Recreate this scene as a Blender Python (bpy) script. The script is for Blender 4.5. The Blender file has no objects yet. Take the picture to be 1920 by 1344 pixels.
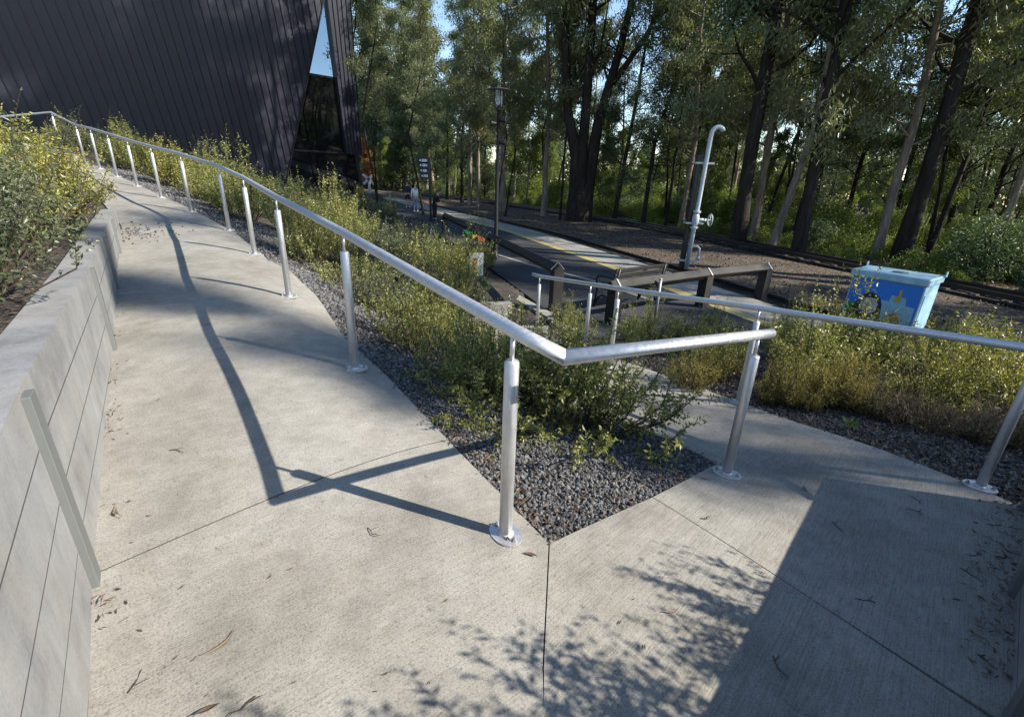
import bpy, math, random
import numpy as np
from mathutils import Vector, Matrix, Quaternion
R = math.radians
scene = bpy.context.scene
COL = scene.collection
random.seed(7)

# ------------------------------------------------------------------ camera, sky, sun, exposure
EYE = np.array([0.0, 0.0, 1.5]); FOC = 889.0
ROT = np.array([[0.9993, 0.0373, 0.0], [0.0135, -0.3631, 0.9317], [0.0347, -0.931, -0.3633]])
cam_data = bpy.data.cameras.new('camera'); cam = bpy.data.objects.new('camera', cam_data); COL.objects.link(cam)
cam_data.sensor_width = 36.0; cam_data.sensor_fit = 'HORIZONTAL'; cam_data.lens = FOC / 1920 * 36.0
cam_data.clip_start = 0.05; cam_data.clip_end = 2000
_r = Vector(ROT[:, 0]); _u = -Vector(ROT[:, 1]); _b = -Vector(ROT[:, 2])
_b.normalize(); _r = (_r - _b * _r.dot(_b)).normalized(); _u = _b.cross(_r)
cam.matrix_world = Matrix(((_r.x, _u.x, _b.x, EYE[0]), (_r.y, _u.y, _b.y, EYE[1]), (_r.z, _u.z, _b.z, EYE[2]), (0, 0, 0, 1)))
scene.camera = cam

SUN = Vector((1.31, -0.317, 0.92)).normalized()            # towards the sun
world = bpy.data.worlds.new('World'); scene.world = world; world.use_nodes = True
wn = world.node_tree.nodes; wl = world.node_tree.links
sky = wn.new('ShaderNodeTexSky'); sky.sky_type = 'NISHITA'; sky.sun_disc = False
sky.sun_elevation = math.asin(SUN.z); sky.sun_rotation = math.atan2(SUN.x, SUN.y)
sky.air_density = 1.0; sky.dust_density = 0.0; sky.ozone_density = 1.6
wl.new(sky.outputs[0], wn['Background'].inputs['Color']); wn['Background'].inputs['Strength'].default_value = 0.13
sun_d = bpy.data.lights.new('sun', 'SUN'); sun_d.energy = 5.0; sun_d.angle = R(0.5); sun_d.color = (1.0, 0.935, 0.83)
sun = bpy.data.objects.new('sun', sun_d); COL.objects.link(sun)
sun.rotation_euler = SUN.to_track_quat('Z', 'Y').to_euler(); sun.location = (20, -5, 25)
scene.view_settings.view_transform = 'Standard'; scene.view_settings.look = 'None'
scene.view_settings.exposure = 1.0; scene.view_settings.gamma = 1.0
scene.render.engine = 'CYCLES'; scene.cycles.max_bounces = 6; scene.cycles.transparent_max_bounces = 4

def ray(p):
    return ROT @ np.array([p[0] - 960.0, p[1] - 672.0, FOC])
def at(p, z=None, y=None):
    d = ray(p)
    t = (z - EYE[2]) / d[2] if z is not None else y / d[1]
    return EYE + d * t

# ------------------------------------------------------------------ naming helpers
def tag(o, label=None, cat=None, group=None, kind=None):
    if label: o['label'] = label
    if cat: o['category'] = cat
    if group: o['group'] = group
    if kind: o['kind'] = kind
    return o
def empty(name, loc=(0, 0, 0), rz=0.0, label=None, cat=None, group=None, scale=None):
    o = bpy.data.objects.new(name, None); COL.objects.link(o); o.empty_display_size = 0.2
    o.location = loc; o.rotation_euler = (0, 0, rz)
    if scale: o.scale = scale if hasattr(scale, '__len__') else (scale,) * 3
    return tag(o, label, cat, group)
def link(name, me, parent=None):
    o = bpy.data.objects.new(name, me); COL.objects.link(o)
    if parent: o.parent = parent
    return o
def dup(root, loc=None, rz=None, label=None, group=None, scale=None):
    r = root.copy(); COL.objects.link(r)
    if loc is not None: r.location = loc
    if rz is not None: r.rotation_euler = (root.rotation_euler.x, root.rotation_euler.y, rz)
    if scale is not None: r.scale = scale if hasattr(scale, '__len__') else (scale,) * 3
    if label: r['label'] = label
    if group: r['group'] = group
    for ch in list(root.children):
        c = ch.copy(); COL.objects.link(c); c.parent = r
        for g in list(ch.children):
            d = g.copy(); COL.objects.link(d); d.parent = c
    return r

# ------------------------------------------------------------------ mesh helpers
class MB:
    def __init__(s): s.v = []; s.f = []; s.sm = []
    def add(s, V, F, smooth=False):
        n = len(s.v); s.v += [tuple(float(a) for a in q) for q in V]
        s.f += [tuple(int(i) + n for i in f) for f in F]; s.sm += [smooth] * len(F)
    def box(s, c, size, M=None, bev=0.0):
        hx, hy, hz = size[0] / 2, size[1] / 2, size[2] / 2
        b = min(bev, hx * .9, hy * .9, hz * .9)
        if b <= 0:
            V = [(x, y, z) for x in (-hx, hx) for y in (-hy, hy) for z in (-hz, hz)]
            F = [(0, 1, 3, 2), (4, 6, 7, 5), (0, 4, 5, 1), (2, 3, 7, 6), (0, 2, 6, 4), (1, 5, 7, 3)]
        else:
            V = []; idx = {}
            for sx in (-1, 1):
                for sy in (-1, 1):
                    for sz in (-1, 1):
                        for k in range(3):
                            o = [hx - b, hy - b, hz - b]; o[k] += b
                            idx[(sx, sy, sz, k)] = len(V); V.append((sx * o[0], sy * o[1], sz * o[2]))
            F = []
            for k in range(3):
                a, c2 = [(1, 2), (2, 0), (0, 1)][k]
                for sg in (-1, 1):
                    q = []
                    for (p, r) in ((-1, -1), (1, -1), (1, 1), (-1, 1)):
                        t = [0, 0, 0]; t[k] = sg; t[a] = p; t[c2] = r; q.append(idx[(t[0], t[1], t[2], k)])
                    F.append(tuple(q if sg > 0 else q[::-1]))
            for k in range(3):            # edge strips along axis k
                a, c2 = [(1, 2), (2, 0), (0, 1)][k]
                for p in (-1, 1):
                    for r in (-1, 1):
                        t = [0, 0, 0]; t[a] = p; t[c2] = r
                        t[k] = -1; i0 = idx[tuple(t) + (a,)]; i1 = idx[tuple(t) + (c2,)]
                        t[k] = 1; i2 = idx[tuple(t) + (c2,)]; i3 = idx[tuple(t) + (a,)]
                        F.append((i0, i1, i2, i3) if p * r < 0 else (i3, i2, i1, i0))
            for sx in (-1, 1):
                for sy in (-1, 1):
                    for sz in (-1, 1):
                        q = [idx[(sx, sy, sz, k)] for k in range(3)]
                        F.append(tuple(q if sx * sy * sz > 0 else q[::-1]))
        V = [Vector(q) for q in V]
        if M is not None: V = [M @ q for q in V]
        V = [q + Vector(c) for q in V]
        s.add(V, F)
    def tube(s, pts, rad, n=8, cap=True, smooth=True, plane0=None, plane1=None):
        P = [Vector(p) for p in pts]; m = len(P)
        if not hasattr(rad, '__len__'): rad = [rad] * m
        T = []
        for i in range(m):
            t = (P[min(i + 1, m - 1)] - P[max(i - 1, 0)])
            T.append(t.normalized() if t.length > 1e-9 else Vector((0, 0, 1)))
        ref = Vector((0, 0, 1)) if abs(T[0].z) < .9 else Vector((1, 0, 0))
        u = T[0].cross(ref).normalized(); V = []; F = []
        for i in range(m):
            u = (u - T[i] * u.dot(T[i])); u.normalize(); w = T[i].cross(u)
            for k in range(n):
                a = 2 * math.pi * k / n
                V.append(P[i] + (u * math.cos(a) + w * math.sin(a)) * rad[i])
        for pl, i0 in ((plane0, 0), (plane1, m - 1)):
            if pl is not None:
                for k in range(n):
                    q = V[i0 * n + k]; V[i0 * n + k] = q + T[i0] * ((P[i0] - q).dot(pl) / T[i0].dot(pl))
        for i in range(m - 1):
            for k in range(n):
                k2 = (k + 1) % n
                F.append((i * n + k, i * n + k2, (i + 1) * n + k2, (i + 1) * n + k))
        s.add(V, F, smooth)
        if cap:
            nn = len(s.v) - len(V)
            s.f.append(tuple(nn + k for k in range(n))[::-1]); s.sm.append(False)
            s.f.append(tuple(nn + (m - 1) * n + k for k in range(n))); s.sm.append(False)
    def lathe(s, c, prof, n=16, smooth=True, M=None):
        V = []; F = []
        for (r, z) in prof:
            for k in range(n):
                a = 2 * math.pi * k / n; q = Vector((r * math.cos(a), r * math.sin(a), z))
                V.append((M @ q if M is not None else q) + Vector(c))
        m = len(prof)
        for i in range(m - 1):
            for k in range(n):
                k2 = (k + 1) % n
                F.append((i * n + k, i * n + k2, (i + 1) * n + k2, (i + 1) * n + k))
        F.append(tuple(range(n))[::-1]); F.append(tuple((m - 1) * n + k for k in range(n)))
        s.add(V, F, smooth)
    def prism(s, poly, z0, z1):
        n = len(poly)
        V = [(p[0], p[1], z0) for p in poly] + [(p[0], p[1], z1) for p in poly]
        F = [tuple(range(n))[::-1], tuple(range(n, 2 * n))] + [(i, (i + 1) % n, n + (i + 1) % n, n + i) for i in range(n)]
        s.add(V, F)
    def build(s, name, mat, parent=None):
        me = bpy.data.meshes.new(name); me.from_pydata(s.v, [], s.f); me.update()
        me.polygons.foreach_set('use_smooth', s.sm)
        me.materials.append(mat)
        return link(name, me, parent)

def np_mesh(name, V, F, mat, rnd=None, smooth=False):
    """V (n,3), F (m,k) arrays"""
    me = bpy.data.meshes.new(name); k = F.shape[1]
    me.vertices.add(len(V)); me.vertices.foreach_set('co', np.asarray(V, np.float32).ravel())
    me.loops.add(F.size); me.loops.foreach_set('vertex_index', F.astype(np.int32).ravel())
    me.polygons.add(len(F)); me.polygons.foreach_set('loop_start', np.arange(0, F.size, k, dtype=np.int32))
    me.polygons.foreach_set('loop_total', np.full(len(F), k, np.int32))
    me.polygons.foreach_set('use_smooth', np.full(len(F), smooth))
    if rnd is not None:
        a = me.attributes.new('rnd', 'FLOAT', 'POINT'); a.data.foreach_set('value', np.asarray(rnd, np.float32))
    me.update(calc_edges=True); me.validate(); me.materials.append(mat)
    return me

def norm(a): return a / np.maximum(np.linalg.norm(a, axis=-1, keepdims=True), 1e-9)
def leaf_arrays(pos, d, rng, L, Wd, fold=.25):
    n = len(pos); d = norm(d); h = norm(np.cross(d, rng.normal(size=(n, 3)))); nn = np.cross(d, h)
    L = np.broadcast_to(L, n)[:, None]; Wd = np.broadcast_to(Wd, n)[:, None]
    V = np.empty((n, 4, 3)); V[:, 0] = pos; V[:, 2] = pos + d * L
    mid = pos + d * L * .45
    V[:, 1] = mid + h * Wd * .5 + nn * Wd * fold; V[:, 3] = mid - h * Wd * .5 + nn * Wd * fold
    F = np.arange(n * 4).reshape(n, 4); rnd = np.repeat(rng.random(n), 4)
    return V.reshape(-1, 3), F, rnd

# ------------------------------------------------------------------ materials
def mat(name, base=(.5, .5, .5), rough=.6, metal=0.0, spec=.5):
    m = bpy.data.materials.new(name); m.use_nodes = True
    b = m.node_tree.nodes['Principled BSDF']
    b.inputs['Base Color'].default_value = (*base, 1); b.inputs['Roughness'].default_value = rough
    b.inputs['Metallic'].default_value = metal; b.inputs['Specular IOR Level'].default_value = spec
    return m
def N(m, t, **kw):
    n = m.node_tree.nodes.new(t)
    for k, v in kw.items():
        if k in n.inputs.keys(): n.inputs[k].default_value = v
        else: setattr(n, k, v)
    return n
def LK(m, a, b): m.node_tree.links.new(a, b)
def ramp(m, fac, stops):
    r = N(m, 'ShaderNodeValToRGB'); el = r.color_ramp.elements
    while len(el) < len(stops): el.new(.5)
    for e, (p, c) in zip(el, stops): e.position = p; e.color = (*c, 1) if len(c) == 3 else c
    LK(m, fac, r.inputs[0]); return r
def coords(m, scale=(1, 1, 1), rot=(0, 0, 0), kind='Object'):
    tc = N(m, 'ShaderNodeTexCoord'); mp = N(m, 'ShaderNodeMapping')
    mp.inputs['Scale'].default_value = scale; mp.inputs['Rotation'].default_value = rot
    LK(m, tc.outputs[kind], mp.inputs[0]); return mp.outputs[0]
def noise(m, co, scale, detail=4, rough=.55):
    n = N(m, 'ShaderNodeTexNoise'); n.inputs['Scale'].default_value = scale; n.inputs['Detail'].default_value = detail
    n.inputs['Roughness'].default_value = rough; LK(m, co, n.inputs['Vector']); return n
def mix(m, fac, a, b, mode='MIX'):
    x = N(m, 'ShaderNodeMix', data_type='RGBA', blend_type=mode)
    if isinstance(fac, (int, float)): x.inputs[0].default_value = fac
    else: LK(m, fac, x.inputs[0])
    for v, s in ((a, x.inputs[6]), (b, x.inputs[7])):
        if isinstance(v, tuple): s.default_value = (*v, 1)
        else: LK(m, v, s)
    return x.outputs[2]
def math_n(m, op, a, b=None):
    x = N(m, 'ShaderNodeMath', operation=op)
    for v, s in ((a, x.inputs[0]), (b, x.inputs[1])):
        if v is None: continue
        if isinstance(v, (int, float)): s.default_value = v
        else: LK(m, v, s)
    return x.outputs[0]
def bump(m, h, strength=.3, dist=.01):
    b = N(m, 'ShaderNodeBump'); b.inputs['Strength'].default_value = strength; b.inputs['Distance'].default_value = dist
    LK(m, h, b.inputs['Height']); LK(m, b.outputs[0], m.node_tree.nodes['Principled BSDF'].inputs['Normal']); return b
def BS(m): return m.node_tree.nodes['Principled BSDF']

def concrete_mat(name, tint=(1, 1, 1), brushed=0.0, rot=0.0, stain=1.0):
    m = mat(name, rough=.85, spec=.3); co = coords(m)
    big = noise(m, co, 1.3, 5, .6); med = noise(m, co, 9, 5, .65); fine = noise(m, coords(m, (1, 1, 1), (.5, .35, .8)), 143, 4, .75)
    c1 = ramp(m, big.outputs[0], [(.32, tuple(a * b for a, b in zip((.235, .218, .188), tint))), (.52, tuple(a * b for a, b in zip((.315, .298, .262), tint))), (.72, tuple(a * b for a, b in zip((.36, .345, .312), tint)))])
    c2 = ramp(m, med.outputs[0], [(.3, (.74, .735, .72)), (.6, (1, 1, 1))])
    col = mix(m, .8 * stain, c1.outputs[0], c2.outputs[0], 'MULTIPLY')
    c3 = ramp(m, fine.outputs[0], [(.36, (.50, .48, .45)), (.5, (1, 1, 1)), (.72, (1.15, 1.15, 1.15))])
    col = mix(m, .75, col, c3.outputs[0], 'MULTIPLY')
    h = fine.outputs[0]
    if brushed:
        c0_ = coords(m, (1, 1, 1), (0, 0, rot)); mp_ = N(m, 'ShaderNodeMapping'); mp_.inputs['Scale'].default_value = (7, 210, 7); LK(m, c0_, mp_.inputs[0]); br = noise(m, mp_.outputs[0], 1.0, 3, .6)
        c4 = ramp(m, br.outputs[0], [(.36, (.72, .71, .70)), (.55, (1, 1, 1))])
        col = mix(m, brushed, col, c4.outputs[0], 'MULTIPLY')
        h = math_n(m, 'ADD', fine.outputs[0], br.outputs[0])
    # dark pin-holes and rust-brown tea stains left by leaves
    st = noise(m, co, 2.7, 6, .7); c5 = ramp(m, st.outputs[0], [(.60, (1, 1, 1)), (.74, (.80, .72, .60))])
    col = mix(m, .6 * stain, col, c5.outputs[0], 'MULTIPLY')
    sp = noise(m, co, 55, 2, .5); c6 = ramp(m, sp.outputs[0], [(.66, (1, 1, 1)), (.74, (.55, .52, .48))])
    col = mix(m, .7, col, c6.outputs[0], 'MULTIPLY')
    LK(m, col, BS(m).inputs['Base Color']); bump(m, h, .35, .004)
    return m
M_path = concrete_mat('path_concrete', brushed=.5, rot=R(-38))
M_path_r = concrete_mat('landing_concrete', brushed=.85, rot=R(-47))
def wall_mat():
    m = mat('sleeper_concrete', rough=.8, spec=.3); co = coords(m)
    big = noise(m, co, 2.2, 6, .65)
    c = ramp(m, big.outputs[0], [(.3, (.16, .16, .162)), (.5, (.255, .255, .256)), (.75, (.325, .325, .322))]).outputs[0]
    co2 = coords(m, (7, 7, 1.0)); s = noise(m, co2, 1.6, 6, .7)
    c = mix(m, .34, c, ramp(m, s.outputs[0], [(.36, (.6, .6, .6)), (.52, (1, 1, 1))]).outputs[0], 'MULTIPLY')
    sep = N(m, 'ShaderNodeSeparateXYZ'); LK(m, co, sep.inputs[0])
    yel = noise(m, coords(m, (3, 3, 1.0)), 1.5, 5, .6)
    f = ramp(m, yel.outputs[0], [(.5, (0, 0, 0)), (.66, (1, 1, 1))])
    c = mix(m, math_n(m, 'MULTIPLY', f.outputs[0], .10), c, (.34, .28, .17))
    fi = noise(m, co, 120, 3, .7)
    c = mix(m, .5, c, ramp(m, fi.outputs[0], [(.35, (.72, .72, .72)), (.55, (1, 1, 1))]).outputs[0], 'MULTIPLY')
    LK(m, c, BS(m).inputs['Base Color']); bump(m, fi.outputs[0], .25, .003); return m
M_wall = wall_mat()
M_joint = mat('dirty_joint', (.045, .04, .033), .95)  # dark filler for the slab joints and the sleeper joints
M_post = mat('weathered_galvanised', (.16, .17, .165), .6, .3)
def galv(name, c0, c1, rough=.42, metal=.9):
    m = mat(name, c1, rough, metal); co = coords(m)
    n = noise(m, co, 28, 4, .6); LK(m, ramp(m, n.outputs[0], [(.35, c0), (.65, c1)]).outputs[0], BS(m).inputs['Base Color'])
    n2 = noise(m, coords(m, (60, 60, 6)), 1, 3); LK(m, ramp(m, n2.outputs[0], [(.3, (rough - .1,) * 3), (.7, (rough + .14,) * 3)]).outputs[0], BS(m).inputs['Roughness'])
    bump(m, n.outputs[0], .02, .002); return m
M_rail = galv('brushed_steel', (.58, .585, .59), (.64, .645, .65), .5, .8)
M_galv = galv('galvanised_steel', (.30, .31, .31), (.44, .44, .43), .55, .6)
M_pipe = galv('grey_painted_pipe', (.36, .40, .43), (.46, .50, .53), .5, .2)
M_black = mat('black_paint', (.012, .012, .013), .45)
M_rust = mat('rail_steel', (.075, .066, .06), .38, .8)
def clad():
    m = mat('dark_cladding', (.030, .030, .042), .42, .0, .5); co = coords(m)
    n = noise(m, co, 14, 3); LK(m, ramp(m, n.outputs[0], [(.3, (.015, .016, .029)), (.7, (.023, .024, .041))]).outputs[0], BS(m).inputs['Base Color'])
    return m
M_clad = clad()
M_rib = mat('cladding_rib', (.010, .010, .016), .4)
M_glass = mat('dark_glass', (.006, .007, .008), .03, 0, 1.0)
M_mull = mat('window_frame_paint', (.015, .015, .018), .4)
def timber():
    m = mat('dark_timber', (.05, .035, .028), .7); co = coords(m, (22, 22, 3)); n = noise(m, co, 1.2, 6, .7)
    LK(m, ramp(m, n.outputs[0], [(.3, (.009, .0075, .007)), (.6, (.022, .0175, .015)), (.8, (.045, .038, .035))]).outputs[0], BS(m).inputs['Base Color'])
    bump(m, n.outputs[0], .3, .01); return m
M_timber = timber()
def asphalt():
    m = mat('asphalt', (.045, .046, .05), .9, 0, .3); co = coords(m); f = noise(m, co, 130, 3, .7); b = noise(m, co, 1.2, 4)
    c = ramp(m, b.outputs[0], [(.3, (.036, .037, .041)), (.7, (.058, .058, .062))]).outputs[0]
    c = mix(m, .6, c, ramp(m, f.outputs[0], [(.3, (.5, .5, .5)), (.7, (1.3, 1.3, 1.3))]).outputs[0], 'MULTIPLY')
    LK(m, c, BS(m).inputs['Base Color']); bump(m, f.outputs[0], .4, .006); return m
M_asphalt = asphalt()
M_slab = concrete_mat('platform_concrete', (.95, .97, 1.0), 0)
M_kerb = concrete_mat('kerb_concrete', (1.0, 1.0, 1.0), 0)
M_yellow = mat('yellow_tactile_paint', (.36, .30, .13), .8)
def ground_mat(name, stops, sc1, sc2, bs=.6, bd=.03):
    m = mat(name, rough=.95, spec=.2); co = coords(m)
    v = N(m, 'ShaderNodeTexVoronoi'); v.inputs['Scale'].default_value = sc1; LK(m, co, v.inputs['Vector'])
    n = noise(m, co, sc2, 6, .65)
    sepc = N(m, 'ShaderNodeSeparateColor'); LK(m, v.outputs['Color'], sepc.inputs[0])
    c = ramp(m, sepc.outputs[0], stops).outputs[0]
    c = mix(m, .8, c, ramp(m, n.outputs[0], [(.3, (.5, .48, .45)), (.65, (1.15, 1.1, 1.05))]).outputs[0], 'MULTIPLY')
    LK(m, c, BS(m).inputs['Base Color']); bump(m, v.outputs['Distance'], bs, bd); return m
M_mulch = ground_mat('gravel_mulch_soil', [(0, (.025, .024, .025)), (.5, (.06, .058, .056)), (.8, (.10, .085, .07)), (1, (.16, .12, .09))], 45, 3)
def forest_floor():
    m = ground_mat('leaf_litter_floor', [(0, (.05, .034, .022)), (.4, (.11, .078, .05)), (.75, (.18, .13, .09)), (1, (.26, .20, .14))], 14, 1.5)
    return m
M_floor = forest_floor()
M_ballast = ground_mat('track_ballast', [(0, (.03, .025, .02)), (.5, (.085, .066, .05)), (.85, (.15, .12, .095)), (1, (.24, .20, .17))], 24, .9)

def leaf_mat(name, stops, trans=.28, rough=.5, spec=.4, back=None):
    m = mat(name, rough=rough, spec=spec); b = BS(m)
    at_ = N(m, 'ShaderNodeAttribute', attribute_name='rnd'); oi = N(m, 'ShaderNodeObjectInfo')
    f = math_n(m, 'ADD', math_n(m, 'MULTIPLY', at_.outputs['Fac'], .78), math_n(m, 'MULTIPLY', oi.outputs['Random'], .22))
    c = ramp(m, f, stops).outputs[0]
    LK(m, c, b.inputs['Base Color'])
    tr = N(m, 'ShaderNodeBsdfTranslucent'); LK(m, mix(m, 1.0, c, (1.25, 1.3, .7), 'MULTIPLY'), tr.inputs['Color'])
    mx = N(m, 'ShaderNodeMixShader'); mx.inputs[0].default_value = trans
    LK(m, b.outputs[0], mx.inputs[1]); LK(m, tr.outputs[0], mx.inputs[2])
    LK(m, mx.outputs[0], m.node_tree.nodes['Material Output'].inputs['Surface']); return m
M_gum = leaf_mat('gum_leaves', [(0, (.07, .085, .038)), (.5, (.165, .185, .085)), (.85, (.25, .26, .13)), (1, (.32, .31, .17))], .36, .38, .5)
M_dark = leaf_mat('dark_leaves', [(0, (.034, .056, .028)), (.5, (.08, .115, .05)), (.9, (.145, .18, .07)), (1, (.20, .22, .09))], .22, .5, .4)
M_bush = leaf_mat('understorey_leaves', [(0, (.065, .09, .018)), (.5, (.15, .195, .04)), (.85, (.23, .27, .06)), (1, (.29, .31, .10))], .38, .5, .4)
M_shrub = leaf_mat('shrub_leaves', [(0, (.10, .11, .03)), (.45, (.19, .205, .05)), (.8, (.33, .315, .095)), (.93, (.46, .41, .17)), (1, (.26, .11, .05))], .28, .4, .5)
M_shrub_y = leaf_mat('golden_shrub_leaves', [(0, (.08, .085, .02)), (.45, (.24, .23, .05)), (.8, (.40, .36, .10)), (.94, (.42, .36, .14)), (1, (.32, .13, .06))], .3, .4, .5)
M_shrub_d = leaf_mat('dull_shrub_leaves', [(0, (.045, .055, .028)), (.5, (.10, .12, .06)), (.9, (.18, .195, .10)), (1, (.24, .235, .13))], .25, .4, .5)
M_grass = leaf_mat('tuft_leaves', [(0, (.10, .10, .02)), (.5, (.26, .23, .045)), (.75, (.36, .25, .06)), (1, (.34, .12, .06))], .3, .5)
M_dry = leaf_mat('dry_twig_leaves', [(0, (.14, .10, .06)), (.6, (.27, .21, .13)), (.95, (.36, .30, .20)), (1, (.36, .14, .32))], .2, .7)
M_weed = leaf_mat('weed_leaves', [(0, (.10, .17, .04)), (1, (.20, .28, .08))], .3)
M_orange = leaf_mat('autumn_leaves', [(0, (.16, .06, .02)), (.6, (.32, .15, .04)), (1, (.42, .28, .08))], .35)
M_stem = mat('shrub_stem', (.06, .04, .028), .85)
M_litter = leaf_mat('dead_leaf', [(0, (.05, .03, .02)), (.5, (.13, .08, .052)), (1, (.25, .18, .125))], .1, .6)
def bark(name, a, b, c):
    m = mat(name, rough=.85, spec=.2); co = coords(m, (9, 9, 1.1)); n = noise(m, co, 1.3, 6, .7); n2 = noise(m, coords(m, (1.2, 1.2, .35)), 1.5, 4)
    x = ramp(m, n.outputs[0], [(.32, a), (.55, b), (.75, c)]).outputs[0]
    x = mix(m, .6, x, ramp(m, n2.outputs[0], [(.38, (.45, .40, .36)), (.6, (1.1, 1.1, 1.1))]).outputs[0], 'MULTIPLY')
    LK(m, x, BS(m).inputs['Base Color']); bump(m, n.outputs[0], .6, .05); return m
M_bark_g = bark('gum_bark', (.13, .10, .075), (.27, .225, .18), (.40, .35, .29))
M_bark_d = bark('dark_bark', (.013, .011, .0095), (.034, .027, .022), (.075, .058, .046))

# ------------------------------------------------------------------ heights of the two ramps and of the ground (thin-plate surfaces through surveyed points)
class TPS:
    def __init__(s, P, lam=1e-3):
        P = np.array(P, float); s.c = P[:, :2]; n = len(P)
        K = s.k(np.linalg.norm(s.c[:, None] - s.c[None], axis=2)) + lam * np.eye(n)
        Q = np.c_[np.ones(n), s.c]; A = np.block([[K, Q], [Q.T, np.zeros((3, 3))]])
        s.w = np.linalg.solve(A, np.r_[P[:, 2], 0, 0, 0])
    @staticmethod
    def k(r): return np.where(r > 1e-9, r * r * np.log(np.maximum(r, 1e-9)), 0)
    def __call__(s, X):
        X = np.atleast_2d(np.asarray(X, float))[:, :2]; out = np.empty(len(X))
        for i in range(0, len(X), 20000):
            x = X[i:i + 20000]; d = np.linalg.norm(x[:, None] - s.c[None], axis=2)
            out[i:i + 20000] = s.k(d) @ s.w[:-3] + s.w[-3] + x @ s.w[-2:]
        return out
ZP = -1.0                                    # the platform's level
LPOSTS = [(0, 1.64, .04), (-1.09, 3.04, .19), (-2.20, 4.51, .30), (-3.37, 6.15, .41), (-4.46, 7.52, .52), (-5.66, 8.52, .68),
          (-7.0, 9.73, .81), (-8.29, 10.87, .95), (-9.43, 11.81, 1.10), (-10.53, 12.7, 1.24), (-12.1, 14.15, 1.38)]
P12 = at((114, 275), y=15.6); LPOSTS.append(tuple(P12))
RPOSTS = [(2.90, 2.43, -.18), (2.12, 4.02, -.43), (1.13, 5.0, -.52), (.93, 5.85, -.66), (.37, 6.85, -.79)]
RCORNER = (1.33, 2.45, -.16)
pp = list(LPOSTS)
for i, p in enumerate(LPOSTS):
    nx, ny = (-.78, -.62) if i < 5 else (-.68, -.73)
    pp.append((p[0] + 1.5 * nx, p[1] + 1.5 * ny, p[2]))
pp += [RPOSTS[0], RPOSTS[1], RPOSTS[2], RPOSTS[4], RCORNER, (.93, 3.05, -.27), (2.45, 3.35, -.31), (.1, 4.2, -.50), (-.5, 6.6, -.79), (0, 8.0, -.97), (.6, 8.1, -.98),
       (-.6, 0, -.01), (.5, 0, -.03), (1.2, .6, -.09), (.6, 1.3, -.03), (2.2, 1.6, -.14), (0, -1.5, -.03), (1.5, -.5, -.1)]
hp = TPS(pp, 2e-3)
def on_path(px):
    """first point where the view ray meets the concrete surface"""
    d = ray(px); d = d / np.hypot(d[0], d[1]); t = np.linspace(.6, 24, 1200)
    Q = EYE + d * t[:, None]; e = Q[:, 2] - hp(Q)
    i = int(np.argmax(e < 0)) if (e < 0).any() else int(np.argmin(e))
    if i == 0 or e[i] > 0: return Q[i, :2]
    k = e[i - 1] / (e[i - 1] - e[i]); return (Q[i - 1] * (1 - k) + Q[i] * k)[:2]
def pts(lst): return [np.array(p[1:3], float) if p[0] == 'w' else np.array(on_path(p)) for p in lst]
def w(x, y): return ('w', x, y)

# ------------------------------------------------------------------ concrete paths (slabs with joints)
def resample(poly, n):
    P = np.array(poly); s = np.r_[0, np.cumsum(np.linalg.norm(np.diff(P, axis=0), axis=1))]; t = np.linspace(0, s[-1], n)
    return np.c_[np.interp(t, s, P[:, 0]), np.interp(t, s, P[:, 1])]
PATH_POLYS = []
def slab(mb, Lp, Rp, nl=14, nw=10, gap=.005, thick=.14, keep=True, inset=(0, 0)):
    """a concrete panel between two edge lines, cut back at both ends to leave a joint"""
    Lr = np.array(Lp, float); Rr = np.array(Rp, float)
    def cut(P):
        P = P.copy(); a = P[1] - P[0]; P[0] = P[0] + a / np.linalg.norm(a) * gap
        b = P[-2] - P[-1]; P[-1] = P[-1] + b / np.linalg.norm(b) * gap; return P
    Lr, Rr = cut(Lr), cut(Rr)
    if inset != (0, 0) and len(Lr) == len(Rr):
        Dv = norm(Rr - Lr); Lr, Rr = Lr + Dv * inset[0], Rr - Dv * inset[1]
    if keep: PATH_POLYS.append(np.vstack([Lr, Rr[::-1]]))
    n = max(nl, 2)
    # keep the given corners: parametrise by vertex index
    def par(P):
        t = np.linspace(0, len(P) - 1, (len(P) - 1) * n + 1); i = np.arange(len(P)); return np.c_[np.interp(t, i, P[:, 0]), np.interp(t, i, P[:, 1])]
    A, B = par(Lr), par(Rr); m = len(A); k = nw + 1
    u = np.linspace(0, 1, k)[None, :, None]; G = (A[:, None] * (1 - u) + B[:, None] * u).reshape(-1, 2); Z = hp(G)
    V = [(g[0], g[1], z) for g, z in zip(G, Z)]; F = []
    for i in range(m - 1):
        for j in range(k - 1): F.append((i * k + j, i * k + j + 1, (i + 1) * k + j + 1, (i + 1) * k + j))
    mb.add(V, F, True)
    rim = [j for j in range(k)] + [i * k + k - 1 for i in range(1, m)] + [(m - 1) * k + j for j in range(k - 2, -1, -1)] + [i * k for i in range(m - 2, 0, -1)]
    b = len(rim); V2 = [V[i] for i in rim] + [(V[i][0], V[i][1], V[i][2] - thick) for i in rim]
    mb.add(V2, [(i, b + i, b + (i + 1) % b, (i + 1) % b) for i in range(b)])
GC = (1030, 1018)
upL = [p + np.array([-.06, -.05]) for p in pts([(188, 1072), (205, 850), (212, 710)])]; upR = pts([(840, 824), (735, 715), (644, 630)])
rows = [((212, 710), (644, 630)), ((216, 600), (590, 551)), ((220, 520), (545, 508)), ((224, 465), (503, 488)), ((229, 425), (441, 436)), ((205, 396), (365, 396)),
        ((178, 360), (306, 368)), ((150, 337), (255, 344)), ((120, 318), (219, 330)), ((100, 304), (188, 314)), ((75, 290), (157, 303))]
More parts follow.
